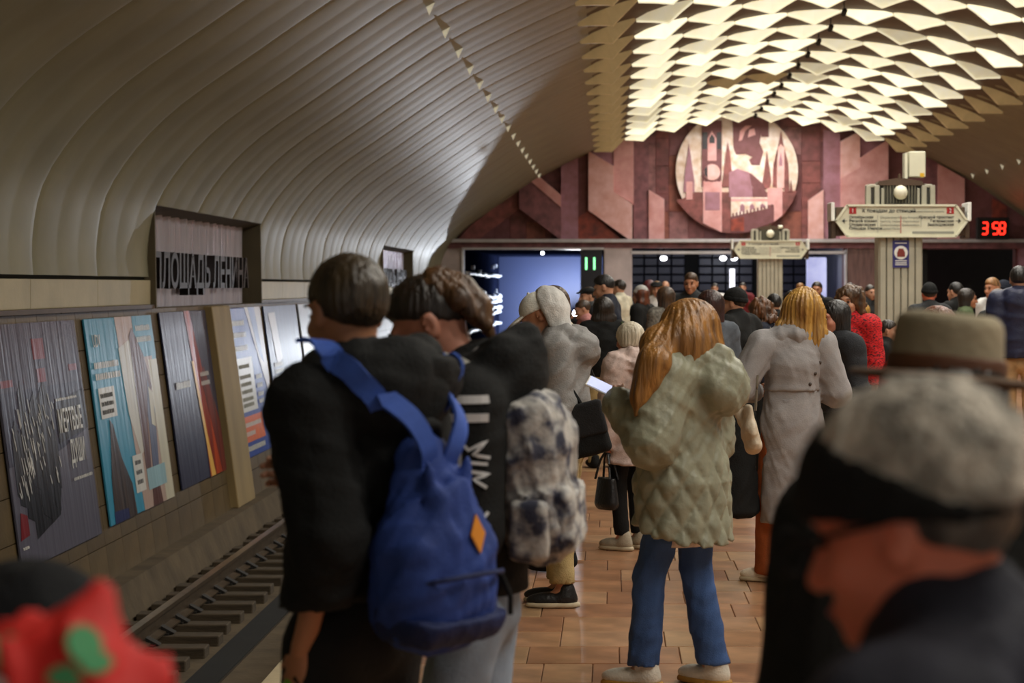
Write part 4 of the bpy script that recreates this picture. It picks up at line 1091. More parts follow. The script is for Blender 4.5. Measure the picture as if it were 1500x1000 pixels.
def cap_hat(root, sk, m, kind='beanie', name=None, h=.008, seed=3, extra=()):
    q, R_, c = sk.q, sk.Rh, sk.hc; P = lambda x, y, z: c + R_ @ np.array((x, y, z)) * q; rr = lambda *r: tuple(v * q for v in r); S = Sdf()
    if kind == 'beanie':
        S.ell(P(0, -.018, .035), rr(.087, .106, .1), R_); S.cut(P(0, .02, .022), R_ @ np.array((0, .22, -1)), .01)
        S2 = Sdf(); S2.ell(P(0, -.018, .03), rr(.092, .111, .1), R_); S2.cut(P(0, .02, .02), R_ @ np.array((0, .22, -1)), .008); S2.cut(P(0, .02, .065), R_ @ np.array((0, -.22, 1)), .008)
        o = put(name or 'knitted_cap', S.mesh('cap', h, wrink(.0025, seed, .03)), m, root); put('turn_up', S2.mesh('turn_up', h, strands(P(0, 0, 0), .0012, seed, 60)), m, o); return o
    if kind == 'flat':
        S.ell(P(0, -.01, .06), rr(.094, .115, .052), R_); S.ell(P(0, .1, .045), rr(.07, .05, .012), R_, .02); S.cut(P(0, 0, .035), R_ @ np.array((0, 0, -1)), .01)
    if kind == 'peaked':
        S.ell(P(0, -.012, .04), rr(.086, .104, .092), R_); S.cut(P(0, .02, .03), R_ @ np.array((0, .12, -1)), .008)
        o = put(name or 'baseball_cap', S.mesh('cap', h), m, root)
        S2 = Sdf(); S2.ell(P(0, .125, .028), rr(.075, .082, .02), R_ @ rotm(0, .18, 0), .01); S2.ell(P(0, .12, .006), rr(.09, .11, .024), R_ @ rotm(0, .18, 0), .006, 's'); put('peak', S2.mesh('peak', h * .7), m, o)
        MB().ball(P(0, -.012, .133), .009 * q, 8, 5).put('button', m, o, smooth=True); return o
    for e in extra: getattr(S, e[0])(*e[1:])
    return put(name or 'cap', S.mesh('cap', h), m, root)


def person(label, x, d, yaw, group=None):
    """x is the picture column of the feet, d the distance from the lens"""
    return thing('person', label, 'person', ((x - VX) * d / F, d, 0), math.radians(yaw), group)

# ------------------------------------------------------------------ bags, straps, prints that follow the clothes
from mathutils.bvhtree import BVHTree


def bvh(*objs):
    V = []; Fc = []
    for o in objs:
        n = len(V); V += [v.co.copy() for v in o.data.vertices]; Fc += [tuple(i + n for i in p.vertices) for p in o.data.polygons]
    return BVHTree.FromPolygons(V, Fc)


def smooth_path(P, n=8):
    P = [np.array(p, float) for p in P]; Q = [2 * P[0] - P[1]] + P + [2 * P[-1] - P[-2]]; out = []
    for i in range(1, len(Q) - 2):
        for k in range(n):
            t = k / n; a, b, c, e = Q[i - 1:i + 3]
            out.append(.5 * ((2 * b) + (-a + c) * t + (2 * a - 5 * b + 4 * c - e) * t * t + (-a + 3 * b - 3 * c + e) * t ** 3))
    out.append(P[-1]); return [Vector(p) for p in out]


def strap(name, m, parent, path, wd, tree=None, th=.006, lift=.006, n=7, near=.03, ctr=None):
    pts = smooth_path(path, n); N_ = []
    for i, p in enumerate(pts):
        nn = None
        if ctr:
            ov = (p - Vector(ctr)).normalized(); c, no, ix, ds = tree.ray_cast(p + ov * .3, -ov)
            if c is not None and (c - p).length < near: pts[i] = c + no * lift; nn = no
            else: nn = ov
        elif tree:
            c, no, ix, ds = tree.find_nearest(p)
            if c is not None and (ds < near or (p - c).dot(no) < 0): pts[i] = c + no * lift; nn = no
            elif c is not None: nn = (p - c).normalized()
        N_.append(nn or Vector((0, -1, .2)))
    for k in range(2): N_ = [(N_[max(0, i - 1)] + N_[i] * 2 + N_[min(len(N_) - 1, i + 1)]).normalized() for i in range(len(N_))]
    return MB().band(pts, N_, wd, th).put(name, m, parent, smooth=False)


def decal(b, tree, org, dr, pts, wd, th=.003):
    """narrow printed line laid on a garment: points are shot along a direction onto its surface"""
    out = []; N_ = []
    P = [Vector(p) for p in pts]; Q = []
    for i in range(len(P) - 1):
        k = max(1, int((P[i + 1] - P[i]).length / .012)); Q += [P[i].lerp(P[i + 1], j / k) for j in range(k)]
    Q.append(P[-1])
    for p in Q:
        c, no, ix, ds = tree.ray_cast(p + Vector(org), Vector(dr))
        if c is not None: out.append(c + no * .002); N_.append(no)
    if len(out) > 1: b.band(out, N_, wd, th)


def like(o, name, label, cat, group=None):
    return thing(name, label, cat, tuple(o.location), o.rotation_euler.z, group)


def pant(c, n): return cloth(n, c, bscale=160)


BLK = cloth('black', (19, 20, 20)); NAVY = cloth('navy', (27, 32, 46)); DGREY = cloth('dark_grey', (48, 50, 52)); GREY = cloth('grey', (138, 136, 134), rough=.6)
JEAN = cloth('jeans', (62, 90, 140), .22, scale=5, bscale=220, bump=.3); LJEAN = cloth('light_jeans', (150, 166, 186), .2, scale=5, bscale=220); DJEAN = cloth('dark_jeans', (44, 52, 72))
KHAKI = cloth('khaki', (172, 152, 106)); M_blacklea = mat('black_leather', (22, 22, 24), .4, .12, 20, .25, 60)
H_dark = hairm('dark', (48, 36, 28)); H_black = hairm('black', (30, 26, 25)); H_brown = hairm('brown', (86, 60, 38)); H_white = hairm('white', (222, 212, 190), (170, 158, 136))
H_blond = hairm('blond', (206, 160, 78), (120, 80, 34)); H_gold = hairm('golden', (172, 120, 56), (92, 60, 28)); H_red = hairm('auburn', (126, 62, 30)); H_mid = hairm('chestnut', (92, 66, 44))

# ------------------------------------------------------------------ boy in the black hoodie, blue backpack
p = person('person seen from behind in black hoodie with short brown hair, wearing blue backpack', 520, 4.5, 54)
s = Sk(1.815, lean=-.02, hoff=(-.0, .01, 0), head=(-.3, .12, 0), L=((-.08, -.3, -1), (.05, .36, -.93)), R=((.12, -.05, -1), (-.3, .8, .3)), feet=((-.11, 0, .1), (.11, .03, -.1)), shw=.95)
body(p, s, skin('tan'), .007, hands=({'n': (.9, 0, 0), 'd': (0, .2, -1), 'curl': 1.1}, {'n': (-1, 0, 0), 'curl': .5, 'side': -1}))
hair(p, s, hairm('boy', (74, 60, 40), (36, 28, 20)), 'short', .006, grow=.004, amp=.0016)
j1 = top(p, s, BLK, 'hoodie', .05, 1.0, sl_ext=.035, h=.011, hood=True, collar=False, wr_amp=.009, seed=4, slt=.012, bulk=1.05,
         extra=(('ell', s.neck + np.array((0, -.1, -.03)), (.15, .1, .085), None, .05), ('chain', [s.neck + np.array((.1, .08, -.03)), s.neck + np.array((.12, 0, .015)), s.neck + np.array((.1, -.1, .03)), s.neck + np.array((0, -.15, .02)), s.neck + np.array((-.1, -.09, .02)), s.neck + np.array((-.11, .02, .0))], [.03, .04, .045, .045, .04, .03], .03)))
S_ = Sdf(); nk = s.neck; S_.chain([nk + np.array(v_) for v_ in ((.09, .1, -.06), (.125, .02, .0), (.105, -.08, .035), (0.02, -.125, .03), (-.08, -.085, .02), (-.115, .01, -.005), (-.09, .09, -.06))], [.03, .038, .044, .048, .042, .036, .028], .015); S_.ell(nk + np.array((.06, -.16, -.04)), (.11, .035, .085), rotm(.1, -.35, 0), .03)
put('hood', S_.mesh('hood', .008, wrink(.007, 9, .08)), cloth('black_hood2', (24, 25, 25)), p)
legs(p, s, cloth('black2', (21, 21, 21)), t=.035, flare=.01); shoes(p, s, BLK)
BLUE = cloth('backpack_blue', (44, 68, 140), .16, scale=7, bscale=200, rough=.7); BLUE2 = cloth('backpack_dark_blue', (30, 42, 86), .16, scale=7, rough=.7)
bp = like(p, 'backpack', 'drooping blue backpack with orange diamond patch on the black hoodie', 'backpack'); bp.location.z = .03; bp.scale = (.93, .93, 1)
S_ = Sdf(); Rb = rotm(0, -.1, 0)
S_.ecap((0.0, -.22, 1.3), (0, -.245, 1.12), (.075, .05), (.135, .085), k=.05); S_.box((0, -.25, 1.03), (.155, .095, .13), Rb, .07, .06); S_.ell((0, -.27, 1.0), (.15, .1, .13), None, .05)
S_.ell((0, -.32, 1.12), (.085, .03, .13), None, .03); S_.ell((-.05, -.295, 1.2), (.014, .02, .1), rotm(0, 0, -.25), .03); S_.ell((.05, -.295, 1.2), (.014, .02, .1), rotm(0, 0, .25), .03)
mn = put('main_bag', S_.mesh('main_bag', .008, wrink(.008, 31, .1, .6)), BLUE, bp)
S_ = Sdf(); S_.box((0, -.275, .97), (.158, .1, .075), Rb, .055, .04); S_.ell((0, -.3, .98), (.14, .09, .075), None, .03); S_.cut((0, 0, 1.025), (0, -.2, 1))
put('bottom_panel', S_.mesh('bottom_panel', .008, wrink(.005, 32, .08)), BLUE2, bp)
MB().tube(smooth_path([(-.15, -.3, 1.03), (-.1, -.375, 1.045), (0, -.4, 1.05), (.1, -.38, 1.045), (.15, -.31, 1.03)], 4), .006, 6).put('zipper', BLUE2, bp)
MB().tube([(.14, -.345, 1.03), (.155, -.36, .98), (.155, -.36, .94)], .007, 6).put('zipper_pull', BLK, bp)
tr = bvh(mn)
c0, n0, _, _ = tr.ray_cast(Vector((.03, -1, 1.13)), Vector((0, 1, 0)))
pt = thing('x', 'x', 'x'); bpy.data.objects.remove(pt)
q_ = n0.to_track_quat('Z', 'Y'); u_ = q_ @ Vector((1, 0, 0)); v_ = q_ @ Vector((0, 1, 0))
if abs(u_.z) > abs(v_.z): u_, v_ = v_, u_
MB().prism([c0 + n0 * .002 + u_ * a + v_ * b for a, b in ((0, .043), (.026, 0), (0, -.043), (-.026, 0))], n0 * .004).put('diamond_patch', mat('orange_patch', (226, 144, 40), .6, .08, 10), bp)
tj = bvh(j1, [o for o in p.children if o.name.split('.')[0] == 'hood'][0])
STR = cloth('strap_blue', (60, 92, 178), rough=.7, bscale=300)
strap('shoulder_strap', STR, bp, [(-.16, -.005, 1.5), (-.155, -.05, 1.5), (-.145, -.12, 1.475), (-.12, -.2, 1.43), (-.085, -.26, 1.38), (-.05, -.275, 1.32), (-.03, -.26, 1.27)], .052, tj, .008, .012, 16, .05, (0, 0, 1.25))
strap('shoulder_strap', STR, bp, [(.165, .03, 1.46), (.16, -.06, 1.48), (.145, -.14, 1.46), (.12, -.2, 1.42), (.085, -.26, 1.37), (.05, -.275, 1.32), (.03, -.26, 1.27)], .052, tj, .008, .012, 16, .05, (0, 0, 1.25))
MB().tube(smooth_path([(-.04, -.215, 1.31), (-.03, -.235, 1.36), (.03, -.235, 1.36), (.05, -.215, 1.31)], 4), .014, 8).put('grab_handle', BLK, bp, smooth=True)
gb = like(p, 'plastic_bag', 'green plastic bag hanging from the hand of the boy in black hoodie', 'bag')
hw_ = s.wr[0] + np.array((0, .015, -.085))
S_ = Sdf(); S_.chain([hw_ + (0, 0, .03), hw_ + (-.02, .02, -.04)], [.016, .04], .03); S_.ecap(hw_ + (-.03, .03, -.04), hw_ + (-.02, .02, -.34), (.05, .03), (.16, .06), (0, 1, 0), .03)
put('bag_body', S_.mesh('bag_body', .009, wrink(.012, 8, .08, .3)), mat('green_film', (120, 178, 40), .35, .15, 8), gb)

# ------------------------------------------------------------------ youth with tied hair, printed sleeve and mottled backpack
p = person('person with tied-back brown hair in black jacket with white sleeve print', 702, 5.05, 84)
s = Sk(1.775, lean=-.05, hunch=.1, head=(.05, .5, 0), L=((-.1, -.02, -1), (.3, .85, .12)), R=((.1, .05, -1), (-.1, .85, .3)), feet=((-.1, .13, .1), (.1, -.02, -.1)))
body(p, s, skin('pink'), .006, hands=({'n': (1, 0, .2), 'curl': .8}, {'n': (-.6, 0, .5), 'curl': .8, 'side': -1}))
hp = lambda x, y, z: s.hc + s.Rh @ np.array((x, y, z))
hair(p, s, H_dark, 'cropped', .006, amp=.0015)
S_ = Sdf(); S_.ell(hp(0, .0, .062), (.06, .085, .048), s.Rh, .03); S_.chain([hp(0, .02, .088), hp(0, -.07, .085), hp(0, -.108, .04), hp(0, -.125, -.02), hp(0.0, -.125, -.1)], [.024, .036, .036, .034, .012], .03); S_.chain([hp(-.03, -.06, .08), hp(-.05, -.1, .02), hp(-.03, -.13, -.07)], [.026, .026, .012], .02)
put('tied_hair', S_.mesh('tied_hair', .006, strands(hp(0, 0, .1), .003, 5, 30)), hairm('tied', (112, 78, 46), (56, 36, 22)), p)
MB().tube([hp(-.03, .05, .11), hp(.0, .055, .13), hp(.03, .045, .112)], .012, 8).put('hair_tie', M_white, p, smooth=True)
j2 = top(p, s, BLK, 'jacket', .05, .93, h=.01, hood=False, collar=False, wr_amp=.008, seed=9, slt=.016,
         extra=(('ell', s.neck + np.array((0, -.1, .0)), (.13, .1, .1), rotm(0, -.3, 0), .05), ('chain', [s.neck + np.array((-.1, .07, -.06)), s.neck + np.array((-.11, 0, -.01)), s.neck + np.array((-.09, -.09, .05)), s.neck + np.array((0, -.14, .08)), s.neck + np.array((.09, -.09, .05)), s.neck + np.array((.11, 0, -.01))], [.03, .04, .045, .045, .045, .04], .03)))
S_ = Sdf(); S_.chain([s.neck + np.array((-.055, .07, -.045)), s.neck + np.array((-.075, .02, -.01)), s.neck + np.array((-.07, -.045, .045)), s.neck + np.array((0, -.085, .06))], [.024, .026, .026, .024], .02)
put('inner_collar', S_.mesh('inner_collar', .008), cloth('pale_grey', (170, 168, 170)), p)
legs(p, s, LJEAN, 'jeans', t=.03); shoes(p, s, BLK)
t2 = bvh(j2)
WP = mat('sleeve_print', (206, 206, 206), .6, .05, 20)
el = s.el[0]; shd = s.sh[0]
yc = float((el[1] + shd[1]) / 2) - .0


def sl(pts, w_): # local sleeve print: (forward, height) seen from the wearer's left
    b = MB(); decal(b, t2, (-.6, 0, 0), (1, 0, 0), [(0, a, c) for a, c in pts], w_); return b


for z_ in (1.425, 1.382): sl([(yc + .056, z_), (yc + .02, z_), (yc - .03, z_), (yc - .062, z_)], .02).put('sleeve_stripe', WP, j2)
GLY = [[(.06, .09), (.02, .09), (.02, .05), (.06, .05)], [(.0, .1), (-.0, .02)], [(.04, .1), (.0, .1), (-.02, .08), (-.06, .1), (-.03, .07), (-.065, .06)], [(.03, .04), (-.01, .04), (-.01, .0), (.03, .0), (.03, .04)], [(.01, .05), (.01, -.01)], [(.035, .02), (-.015, .02)],
       [(-.025, .05), (-.06, .045)], [(-.02, .03), (-.065, .02), (-.03, .01), (-.06, -.01)], [(.06, .02), (.045, .0), (.06, -.02), (.04, -.03), (.0, -.03), (-.03, -.02)],
       [(.05, -.06), (-.01, -.06), (-.01, -.12), (.05, -.12), (.05, -.06)], [(.035, -.075), (.005, -.075), (.005, -.105), (.035, -.105), (.035, -.075)], [(-.03, -.06), (-.025, -.11), (-.04, -.13), (-.07, -.15)], [(-.065, -.07), (-.045, -.1), (-.03, -.14)], [(.02, -.135), (-.02, -.15), (-.06, -.17)]]
for g in GLY: sl([(yc + a, 1.225 + c) for a, c in g], .008).put('sleeve_glyph', WP, j2)
CAMO = mat('mottled_fabric', (190, 186, 180), .7, .3, 19, .2, 120, c2=(58, 60, 78), thr=(.38, .58))
cp = like(p, 'backpack', 'grey and white mottled backpack on the youth with printed sleeve', 'backpack'); cp.location.x -= .065
S_ = Sdf(); S_.box((0, -.205, 1.22), (.15, .075, .2), rotm(0, .08, 0), .06, .04); S_.ell((0, -.22, 1.28), (.13, .08, .14), None, .06); S_.ell((0, -.23, 1.12), (.14, .08, .11), None, .05)
m2 = put('main_bag', S_.mesh('main_bag', .008, wrink(.013, 12, .09, .5)), CAMO, cp)
S_ = Sdf(); S_.box((0, -.29, 1.12), (.125, .035, .085), rotm(0, .06, 0), .035, .02); put('front_pocket', S_.mesh('front_pocket', .007, wrink(.008, 13, .06)), CAMO, cp)
S_ = Sdf(); S_.box((-.16, -.215, 1.1), (.022, .05, .075), None, .02, .02); put('side_pocket', S_.mesh('side_pocket', .007, wrink(.006, 14, .06)), CAMO, cp)
STW = cloth('strap_pale', (176, 174, 164), .3, scale=18)
for sx in (-1, 1): strap('shoulder_strap', STW, cp, [(sx * .14, .05, 1.2), (sx * .14, .1, 1.3), (sx * .13, .08, 1.42), (sx * .125, .0, 1.49), (sx * .12, -.08, 1.46), (sx * .1, -.14, 1.41), (sx * .08, -.16, 1.38)], .035, t2, .008, .006)

# ------------------------------------------------------------------ man in white cap and raised hood, phone in hand
p = person('person in white cap and raised pale hood under grey jacket, looking at phone', 832, 10.6, 84)
s = Sk(1.72, lean=.06, hunch=.07, head=(.0, .55, 0), L=((-.1, -.1, -1), (.25, .9, .2)), R=((.1, -.02, -1), (-.25, .9, .2)), feet=((-.08, .02, .1), (.08, .06, -.05)))
body(p, s, skin('tan'), .009, hands=({'n': (.6, 0, .5), 'curl': .8}, {'n': (-.6, .1, .5), 'curl': .8, 'side': -1}))
WH = cloth('white_cap', (226, 224, 214)); PALE = cloth('pale_hood', (208, 206, 202))
cap_hat(p, s, WH, 'peaked')
hp = lambda x, y, z: s.hc + s.Rh @ np.array((x, y, z))
S_ = Sdf(); S_.ell(hp(0, -.075, .015), (.1, .1, .115), s.Rh); S_.ecap(hp(0, -.04, -.03), s.neck + np.array((0, -.03, -.03)), (.1, .1), (.1, .09), k=.05); S_.cut(hp(0, -.045, .05), s.Rh @ np.array((0, 1, .1)), .02); S_.ell(hp(0, .07, -.04), (.066, .1, .13), s.Rh, .02, 's')
put('raised_hood', S_.mesh('raised_hood', .009, wrink(.009, 17, .09)), PALE, p)
top(p, s, GREY, 'jacket', .05, .9, h=.012, hood=True, collar=True, neckr=.08, wr_amp=.011, seed=21, slt=.012, extra=(('ell', s.neck + np.array((0, -.16, -.06)), (.13, .08, .09), rotm(0, .4, 0), .04),))
legs(p, s, KHAKI, t=.035, end=.13, wr_amp=.01); shoes(p, s, M_blacklea, sole=M_sole)
ph = like(p, 'phone', 'small phone held by the person in white cap', 'phone')
hm = (s.wr[0] + s.wr[1]) / 2 + np.array((0, .09, .03)); R_ = Matrix(rotm(0, -.7, 0).tolist())
cs = MB().box(hm, (.036, .075, .004), R_).put('case', M_white, ph, bevel=.002); MB().box(hm + np.array(R_ @ Vector((0, 0, .005))), (.032, .068, .001), R_).put('screen', mat('phone_glow', (220, 226, 240), .3, .05, 5, emit=.6), ph)
sg = like(p, 'shoulder_bag', 'black shoulder bag behind the hip of the person in white cap', 'bag')
S_ = Sdf(); S_.box((-.2, -.12, .95), (.035, .11, .14), rotm(0, .25, 0), .03); put('bag_body', S_.mesh('bag_body', .01, wrink(.004, 3, .1)), BLK, sg)
S_ = Sdf(); S_.box((-.225, -.115, 1.0), (.02, .108, .09), rotm(0, .25, 0), .015); put('flap', S_.mesh('flap', .01), cloth('black3', (36, 36, 38)), sg)
MB().tube(smooth_path([(-.2, -.1, 1.07), (-.2, .02, 1.28), (-.12, .03, 1.46), (.02, -.02, 1.46), (.15, -.12, 1.2)], 5), .012, 6).put('strap', BLK, sg)
p = person('person with brown hair and cream knitted sweater behind the white cap', 822, 11.9, 62)
s = Sk(1.745, head=(0, .35, 0), lean=.05, L=((-.2, 0, -1), (.4, .8, .2)))
body(p, s, skin(), .01); hair(p, s, H_brown, 'bob', .008, len=.0); top(p, s, cloth('cream_knit', (206, 192, 164), bump=.6, bscale=60), 'sweater', .045, .9, h=.012, wr_amp=0, disp=lambda x, y, z: .006 * np.sin(z * 190) * np.sin(np.arctan2(x, y) * 26)); legs(p, s, DJEAN); shoes(p, s, BLK)

# ------------------------------------------------------------------ old woman with white hair
p = person('person with short white hair in pale pink jacket carrying black handbag', 926, 12.8, 42)
s = Sk(1.5, head=(.1, .12, 0), L=((-.12, .05, -1), (-.02, .12, -1)), R=((.2, .1, -1), (-.2, .7, .1)), feet=((-.07, .02, .35), (.08, .03, .2)))
body(p, s, skin('pink'), .009, hands=({'n': (.9, 0, 0), 'curl': 1.1}, None))
hair(p, s, H_white, 'bob', .007, grow=.004, len=-.03)
top(p, s, cloth('pale_pink', (206, 184, 176), rough=.65), 'jacket', .055, .56, flare=.03, h=.012, hood=True, wr_amp=.012, seed=5, slt=.014, extra=(('ell', s.neck + np.array((0, -.13, -.06)), (.11, .06, .07), None, .04),))
legs(p, s, BLK, t=.015, end=.1); shoes(p, s, cloth('beige_shoe', (176, 166, 146)), sole=M_sole)
hb = like(p, 'handbag', 'black leather handbag held low by the white-haired person', 'bag')
h0 = s.wr[0] + s.hd[0] * .085
S_ = Sdf(); S_.ecap(h0 + (0, 0, -.17), h0 + (0, 0, -.32), (.1, .045), (.125, .065), (.3, 1, 0), .02); S_.cut(h0 + (0, 0, -.16), (0, 0, 1)); S_.cut(h0 + (0, 0, -.36), (0, 0, -1)); put('bag_body', S_.mesh('bag_body', .009), M_blacklea, hb)
for e in (-.035, .035): MB().tube(smooth_path([h0 + (e, -.07, -.17), h0 + (e * .5, -.04, -.05), h0 + (0, 0, .005), h0 + (e * .5, .04, -.05), h0 + (e, .07, -.17)], 5), .008, 6).put('handle', M_blacklea, hb)

# ------------------------------------------------------------------ woman in the quilted coat
p = person('person with long golden hair in olive quilted coat and blue jeans, holding phone', 1000, 8.45, 58)
s = Sk(1.665, lean=-.02, hunch=.0, head=(.0, .25, .06), L=((-.42, .02, -1), (.3, .75, .5)), R=((.15, 0, -1), (-.3, .8, .5)), feet=((-.11, .13, .25), (.09, -.1, -.1)), hoff=(.02, -.03, 0))
body(p, s, skin(), .008, hands=({'n': (.7, .2, .3), 'curl': .7, 'grip': .3}, {'n': (-.6, 0, .5), 'curl': .8, 'side': -1}))
hc = s.hc
S_ = Sdf(); hp = lambda x, y, z: s.hc + s.Rh @ np.array((x, y, z))
S_.ell(hp(0, -.02, .03), (.108, .122, .102), s.Rh); S_.ecap(hp(0, -.035, .0), hp(0, -.05, -.12), (.126, .12), (.145, .1), s.Rh @ np.array((1, 0, 0)), .04)
S_.ell(hp(-.075, -.05, -.05), (.085, .09, .12), s.Rh, .04); S_.ecap(hp(-.02, -.05, -.1), hp(-.06, -.02, -.22), (.115, .075), (.075, .055), s.Rh @ np.array((1, 0, 0)), .05); S_.chain([hp(-.07, -.01, -.1), s.hc + np.array((-.13, .06, -.25)), s.hc + np.array((-.16, .1, -.38)), s.hc + np.array((-.15, .14, -.5))], [.055, .05, .036, .014], .04)
S_.ell(hp(0, .105, -.05), (.06, .078, .12), s.Rh, .02, 's')
SH = S_
OL = cloth('olive_quilt', (144, 144, 124), .1, rough=.42, scale=10, bump=.15, bscale=60)


def quilt(x, y, z):
    a = np.arctan2(x, -(y - .0)) * .2; u = (a + z * .6) / .105; v = (a - z * .6) / .105
    e = np.minimum(np.abs(u - np.round(u)), np.abs(v - np.round(v))) * .105
    w_ = np.clip((1.12 - z) / .2, 0, 1); g = wrink(.009, 41, .11)(x, y, z)
    return -w_ * .016 * (1 - np.exp(-(e / .02) ** 1.2)) + w_ * .004 + g * (1.1 - .45 * w_)


j3 = top(p, s, OL, 'quilted_coat', .075, .67, flare=.045, h=.009, hood=True, collar=True, neckr=.085, slt=.022, disp=quilt, cutn=(.04, .25, -1),
         extra=(('ell', s.neck + np.array((.03, -.17, -.1)), (.145, .1, .13), rotm(0, .2, 0), .03), ('chain', [s.neck + np.array((-.11, .05, -.04)), s.neck + np.array((-.1, -.08, .0)), s.neck + np.array((.0, -.16, .02)), s.neck + np.array((.11, -.12, .01)), s.neck + np.array((.13, .0, -.03))], [.03, .045, .05, .05, .04], .02)))
tq = bvh(j3); lk = [hp(-.06, -.03, .03), hp(-.1, -.03, -.04)]
for o_, z_ in ((-.105, 1.45), (-.125, 1.38), (-.15, 1.31), (-.18, 1.24), (-.2, 1.17)):
    q_ = Vector((.53 * o_, -.85 * o_, z_)); dv_ = Vector((.85, .53, 0)); c_, n_, _, _ = tq.ray_cast(q_ - dv_, dv_)
    lk.append(np.array(c_ + n_ * .004) if c_ is not None and z_ < 1.47 else np.array(q_ - dv_ * .09))
SH.chain(lk, [.06, .062, .066, .058, .046, .03, .01], .06)
put('hair', SH.mesh('hair', .0065, strands(hp(0, 0, .12), .0024, 3, 32)), H_gold, p)
top(p, s, cloth('white_shirt', (222, 208, 200)), 'shirt_hem', .035, .6, h=.014, sleeve=False, collar=False, wr_amp=.004)
legs(p, s, JEAN, 'jeans', t=.026, end=.095, flare=.012, h=.01, wr_amp=.007, seed=6)
shoes(p, s, cloth('white_shoe', (216, 210, 196)), sole=mat('ochre_sole', (170, 124, 50), .7))
S_ = Sdf()
for i in (0, 1): S_.cap(s.an[i] + (0, 0, -.01), s.an[i] + (0, 0, .07), .04)
put('socks', S_.mesh('socks', .01), cloth('white_sock', (226, 222, 214)), p)
ph = like(p, 'phone', 'white phone with lit screen held by the person in quilted coat', 'phone')
hm = s.wr[0] + s.hd[0] * .1 + np.array((.0, .03, .02)); R_ = Matrix(rotm(.5, -.45, -.55).tolist())
MB().box(hm, (.037, .078, .0045), R_).put('case', M_white, ph, bevel=.002); MB().box(Vector(hm) + R_ @ Vector((0, 0, .0055)), (.033, .071, .001), R_).put('screen', mat('phone_glow2', (190, 200, 244), .3, .1, 9, emit=.35), ph)

# ------------------------------------------------------------------ woman in the grey belted coat
p = person('person with wavy blond hair in long grey belted coat and rust trousers', 1160, 11.4, 12)
s = Sk(1.715, hoff=(.06, 0, 0), head=(-.25, .12, .2), L=((-.62, -.1, -1), (.5, .75, -.1)), R=((.35, 0, -1), (-.4, .8, .1)), feet=((-.1, .06, 1.1), (.06, .06, .35)), shw=1.04)
body(p, s, skin(), .009, hands=({'n': (.8, 0, .3), 'curl': .7}, None))
hair(p, s, H_blond, 'long', .0075, grow=.024, len=.19, dx=.05, dy=.0, seed=4, amp=.004, extra=[('ell', s.hc + s.Rh @ np.array((x_, -.07 + abs(x_) * .3, -.16)), (.035, .05, .07), None, .03) for x_ in (-.1, -.04, .03, .1)])
WOOL = cloth('grey_wool', (150, 147, 147), .08, rough=.8, bump=.15)
j4 = top(p, s, WOOL, 'coat', .04, .35, flare=.035, h=.011, wr_amp=.009, seed=15, slt=.02, extra=(('chain', [s.neck + np.array((-.09, .04, -.02)), s.neck + np.array((-.085, -.05, .0)), s.neck + np.array((0, -.085, .0)), s.neck + np.array((.085, -.05, .0)), s.neck + np.array((.09, .04, -.02))], [.022, .026, .026, .026, .022], .04),))
top(p, s, WOOL, 'back_flap', .056, 1.1, h=.01, sleeve=False, collar=False, wr_amp=.006, seed=16, cutn=(.0, 0, -1))
S_ = Sdf(); S_.ecap(s.waist - (0, 0, .06), s.waist + (0, 0, .08), (.154, .126), (.15, .124)); S_.cut((0, 0, 1.0), (0, 0, -1)); S_.cut((0, 0, 1.055), (0, 0, 1)); put('belt', S_.mesh('belt', .01, wrink(.004, 18, .1)), WOOL, p)
b4 = bvh([o for o in p.children if o.name.startswith('back_flap')][0])
for i in range(4):
    c_, n_, _, _ = b4.ray_cast(Vector((.07 + .035 * i, -1, 1.14 + .06 * i)), Vector((0, 1, 0)))
    if c_: MB().ball(tuple(c_), (.011, .008, .011), 8, 6).put('button', mat('dark_button', (60, 48, 40), .4), p, smooth=True)
legs(p, s, cloth('rust', (156, 84, 44)), t=.035, end=.045, flare=.035); shoes(p, s, cloth('ivory_shoe', (222, 210, 188)), sole=M_sole, ankle=False)
bb = like(p, 'handbag', 'beige slouchy handbag on a chain beside the grey coat', 'bag')
bx = np.array((-.34, -.3, .04))
S_ = Sdf(); S_.ecap(bx + (0, .02, .98), bx + (0, 0, .84), (.02, .06), (.035, .085), (1, 0, 0), .03); S_.ecap(bx + (0, 0, .86), bx + (.02, -.02, .77), (.035, .085), (.045, .09), (1, 0, 0), .03); S_.chain([bx + (-.01, .09, .9), bx + (-.06, .1, 1.0)], [.03, .02], .03)
BG = mat('beige_leather', (206, 190, 166), .5, .1, 12, .2, 50); put('bag_body', S_.mesh('bag_body', .008, wrink(.004, 23, .1)), BG, bb)
MB().tube(smooth_path([bx + (.02, -.06, .97), bx + (.03, -.05, 1.1), bx + (.05, 0, 1.16)], 5), .007, 6).put('chain', mat('chain_metal', (150, 140, 124), .35, .1, 10, metal=.8), bb)
tt = thing('tote_bag', 'tall black cloth tote hanging between quilted coat and grey coat', 'bag', ((1083 - VX) * 11.33 / F, 11.33, 0), .35)
S_ = Sdf(); S_.ecap((0, 0, .96), (0.01, 0, .42), (.09, .03), (.115, .05), k=.02); S_.cut((0, 0, .36), (.1, 0, -1)); S_.cut((0, 0, .98), (0, 0, 1)); put('bag_body', S_.mesh('bag_body', .01, wrink(.008, 25, .14, .4)), BLK, tt)
for e in (-.05, .05): MB().tube(smooth_path([(e - .02, 0, .97), (e * .6, .02, 1.08), (0, .05, 1.17)], 4), .01, 6).put('handle', BLK, tt)

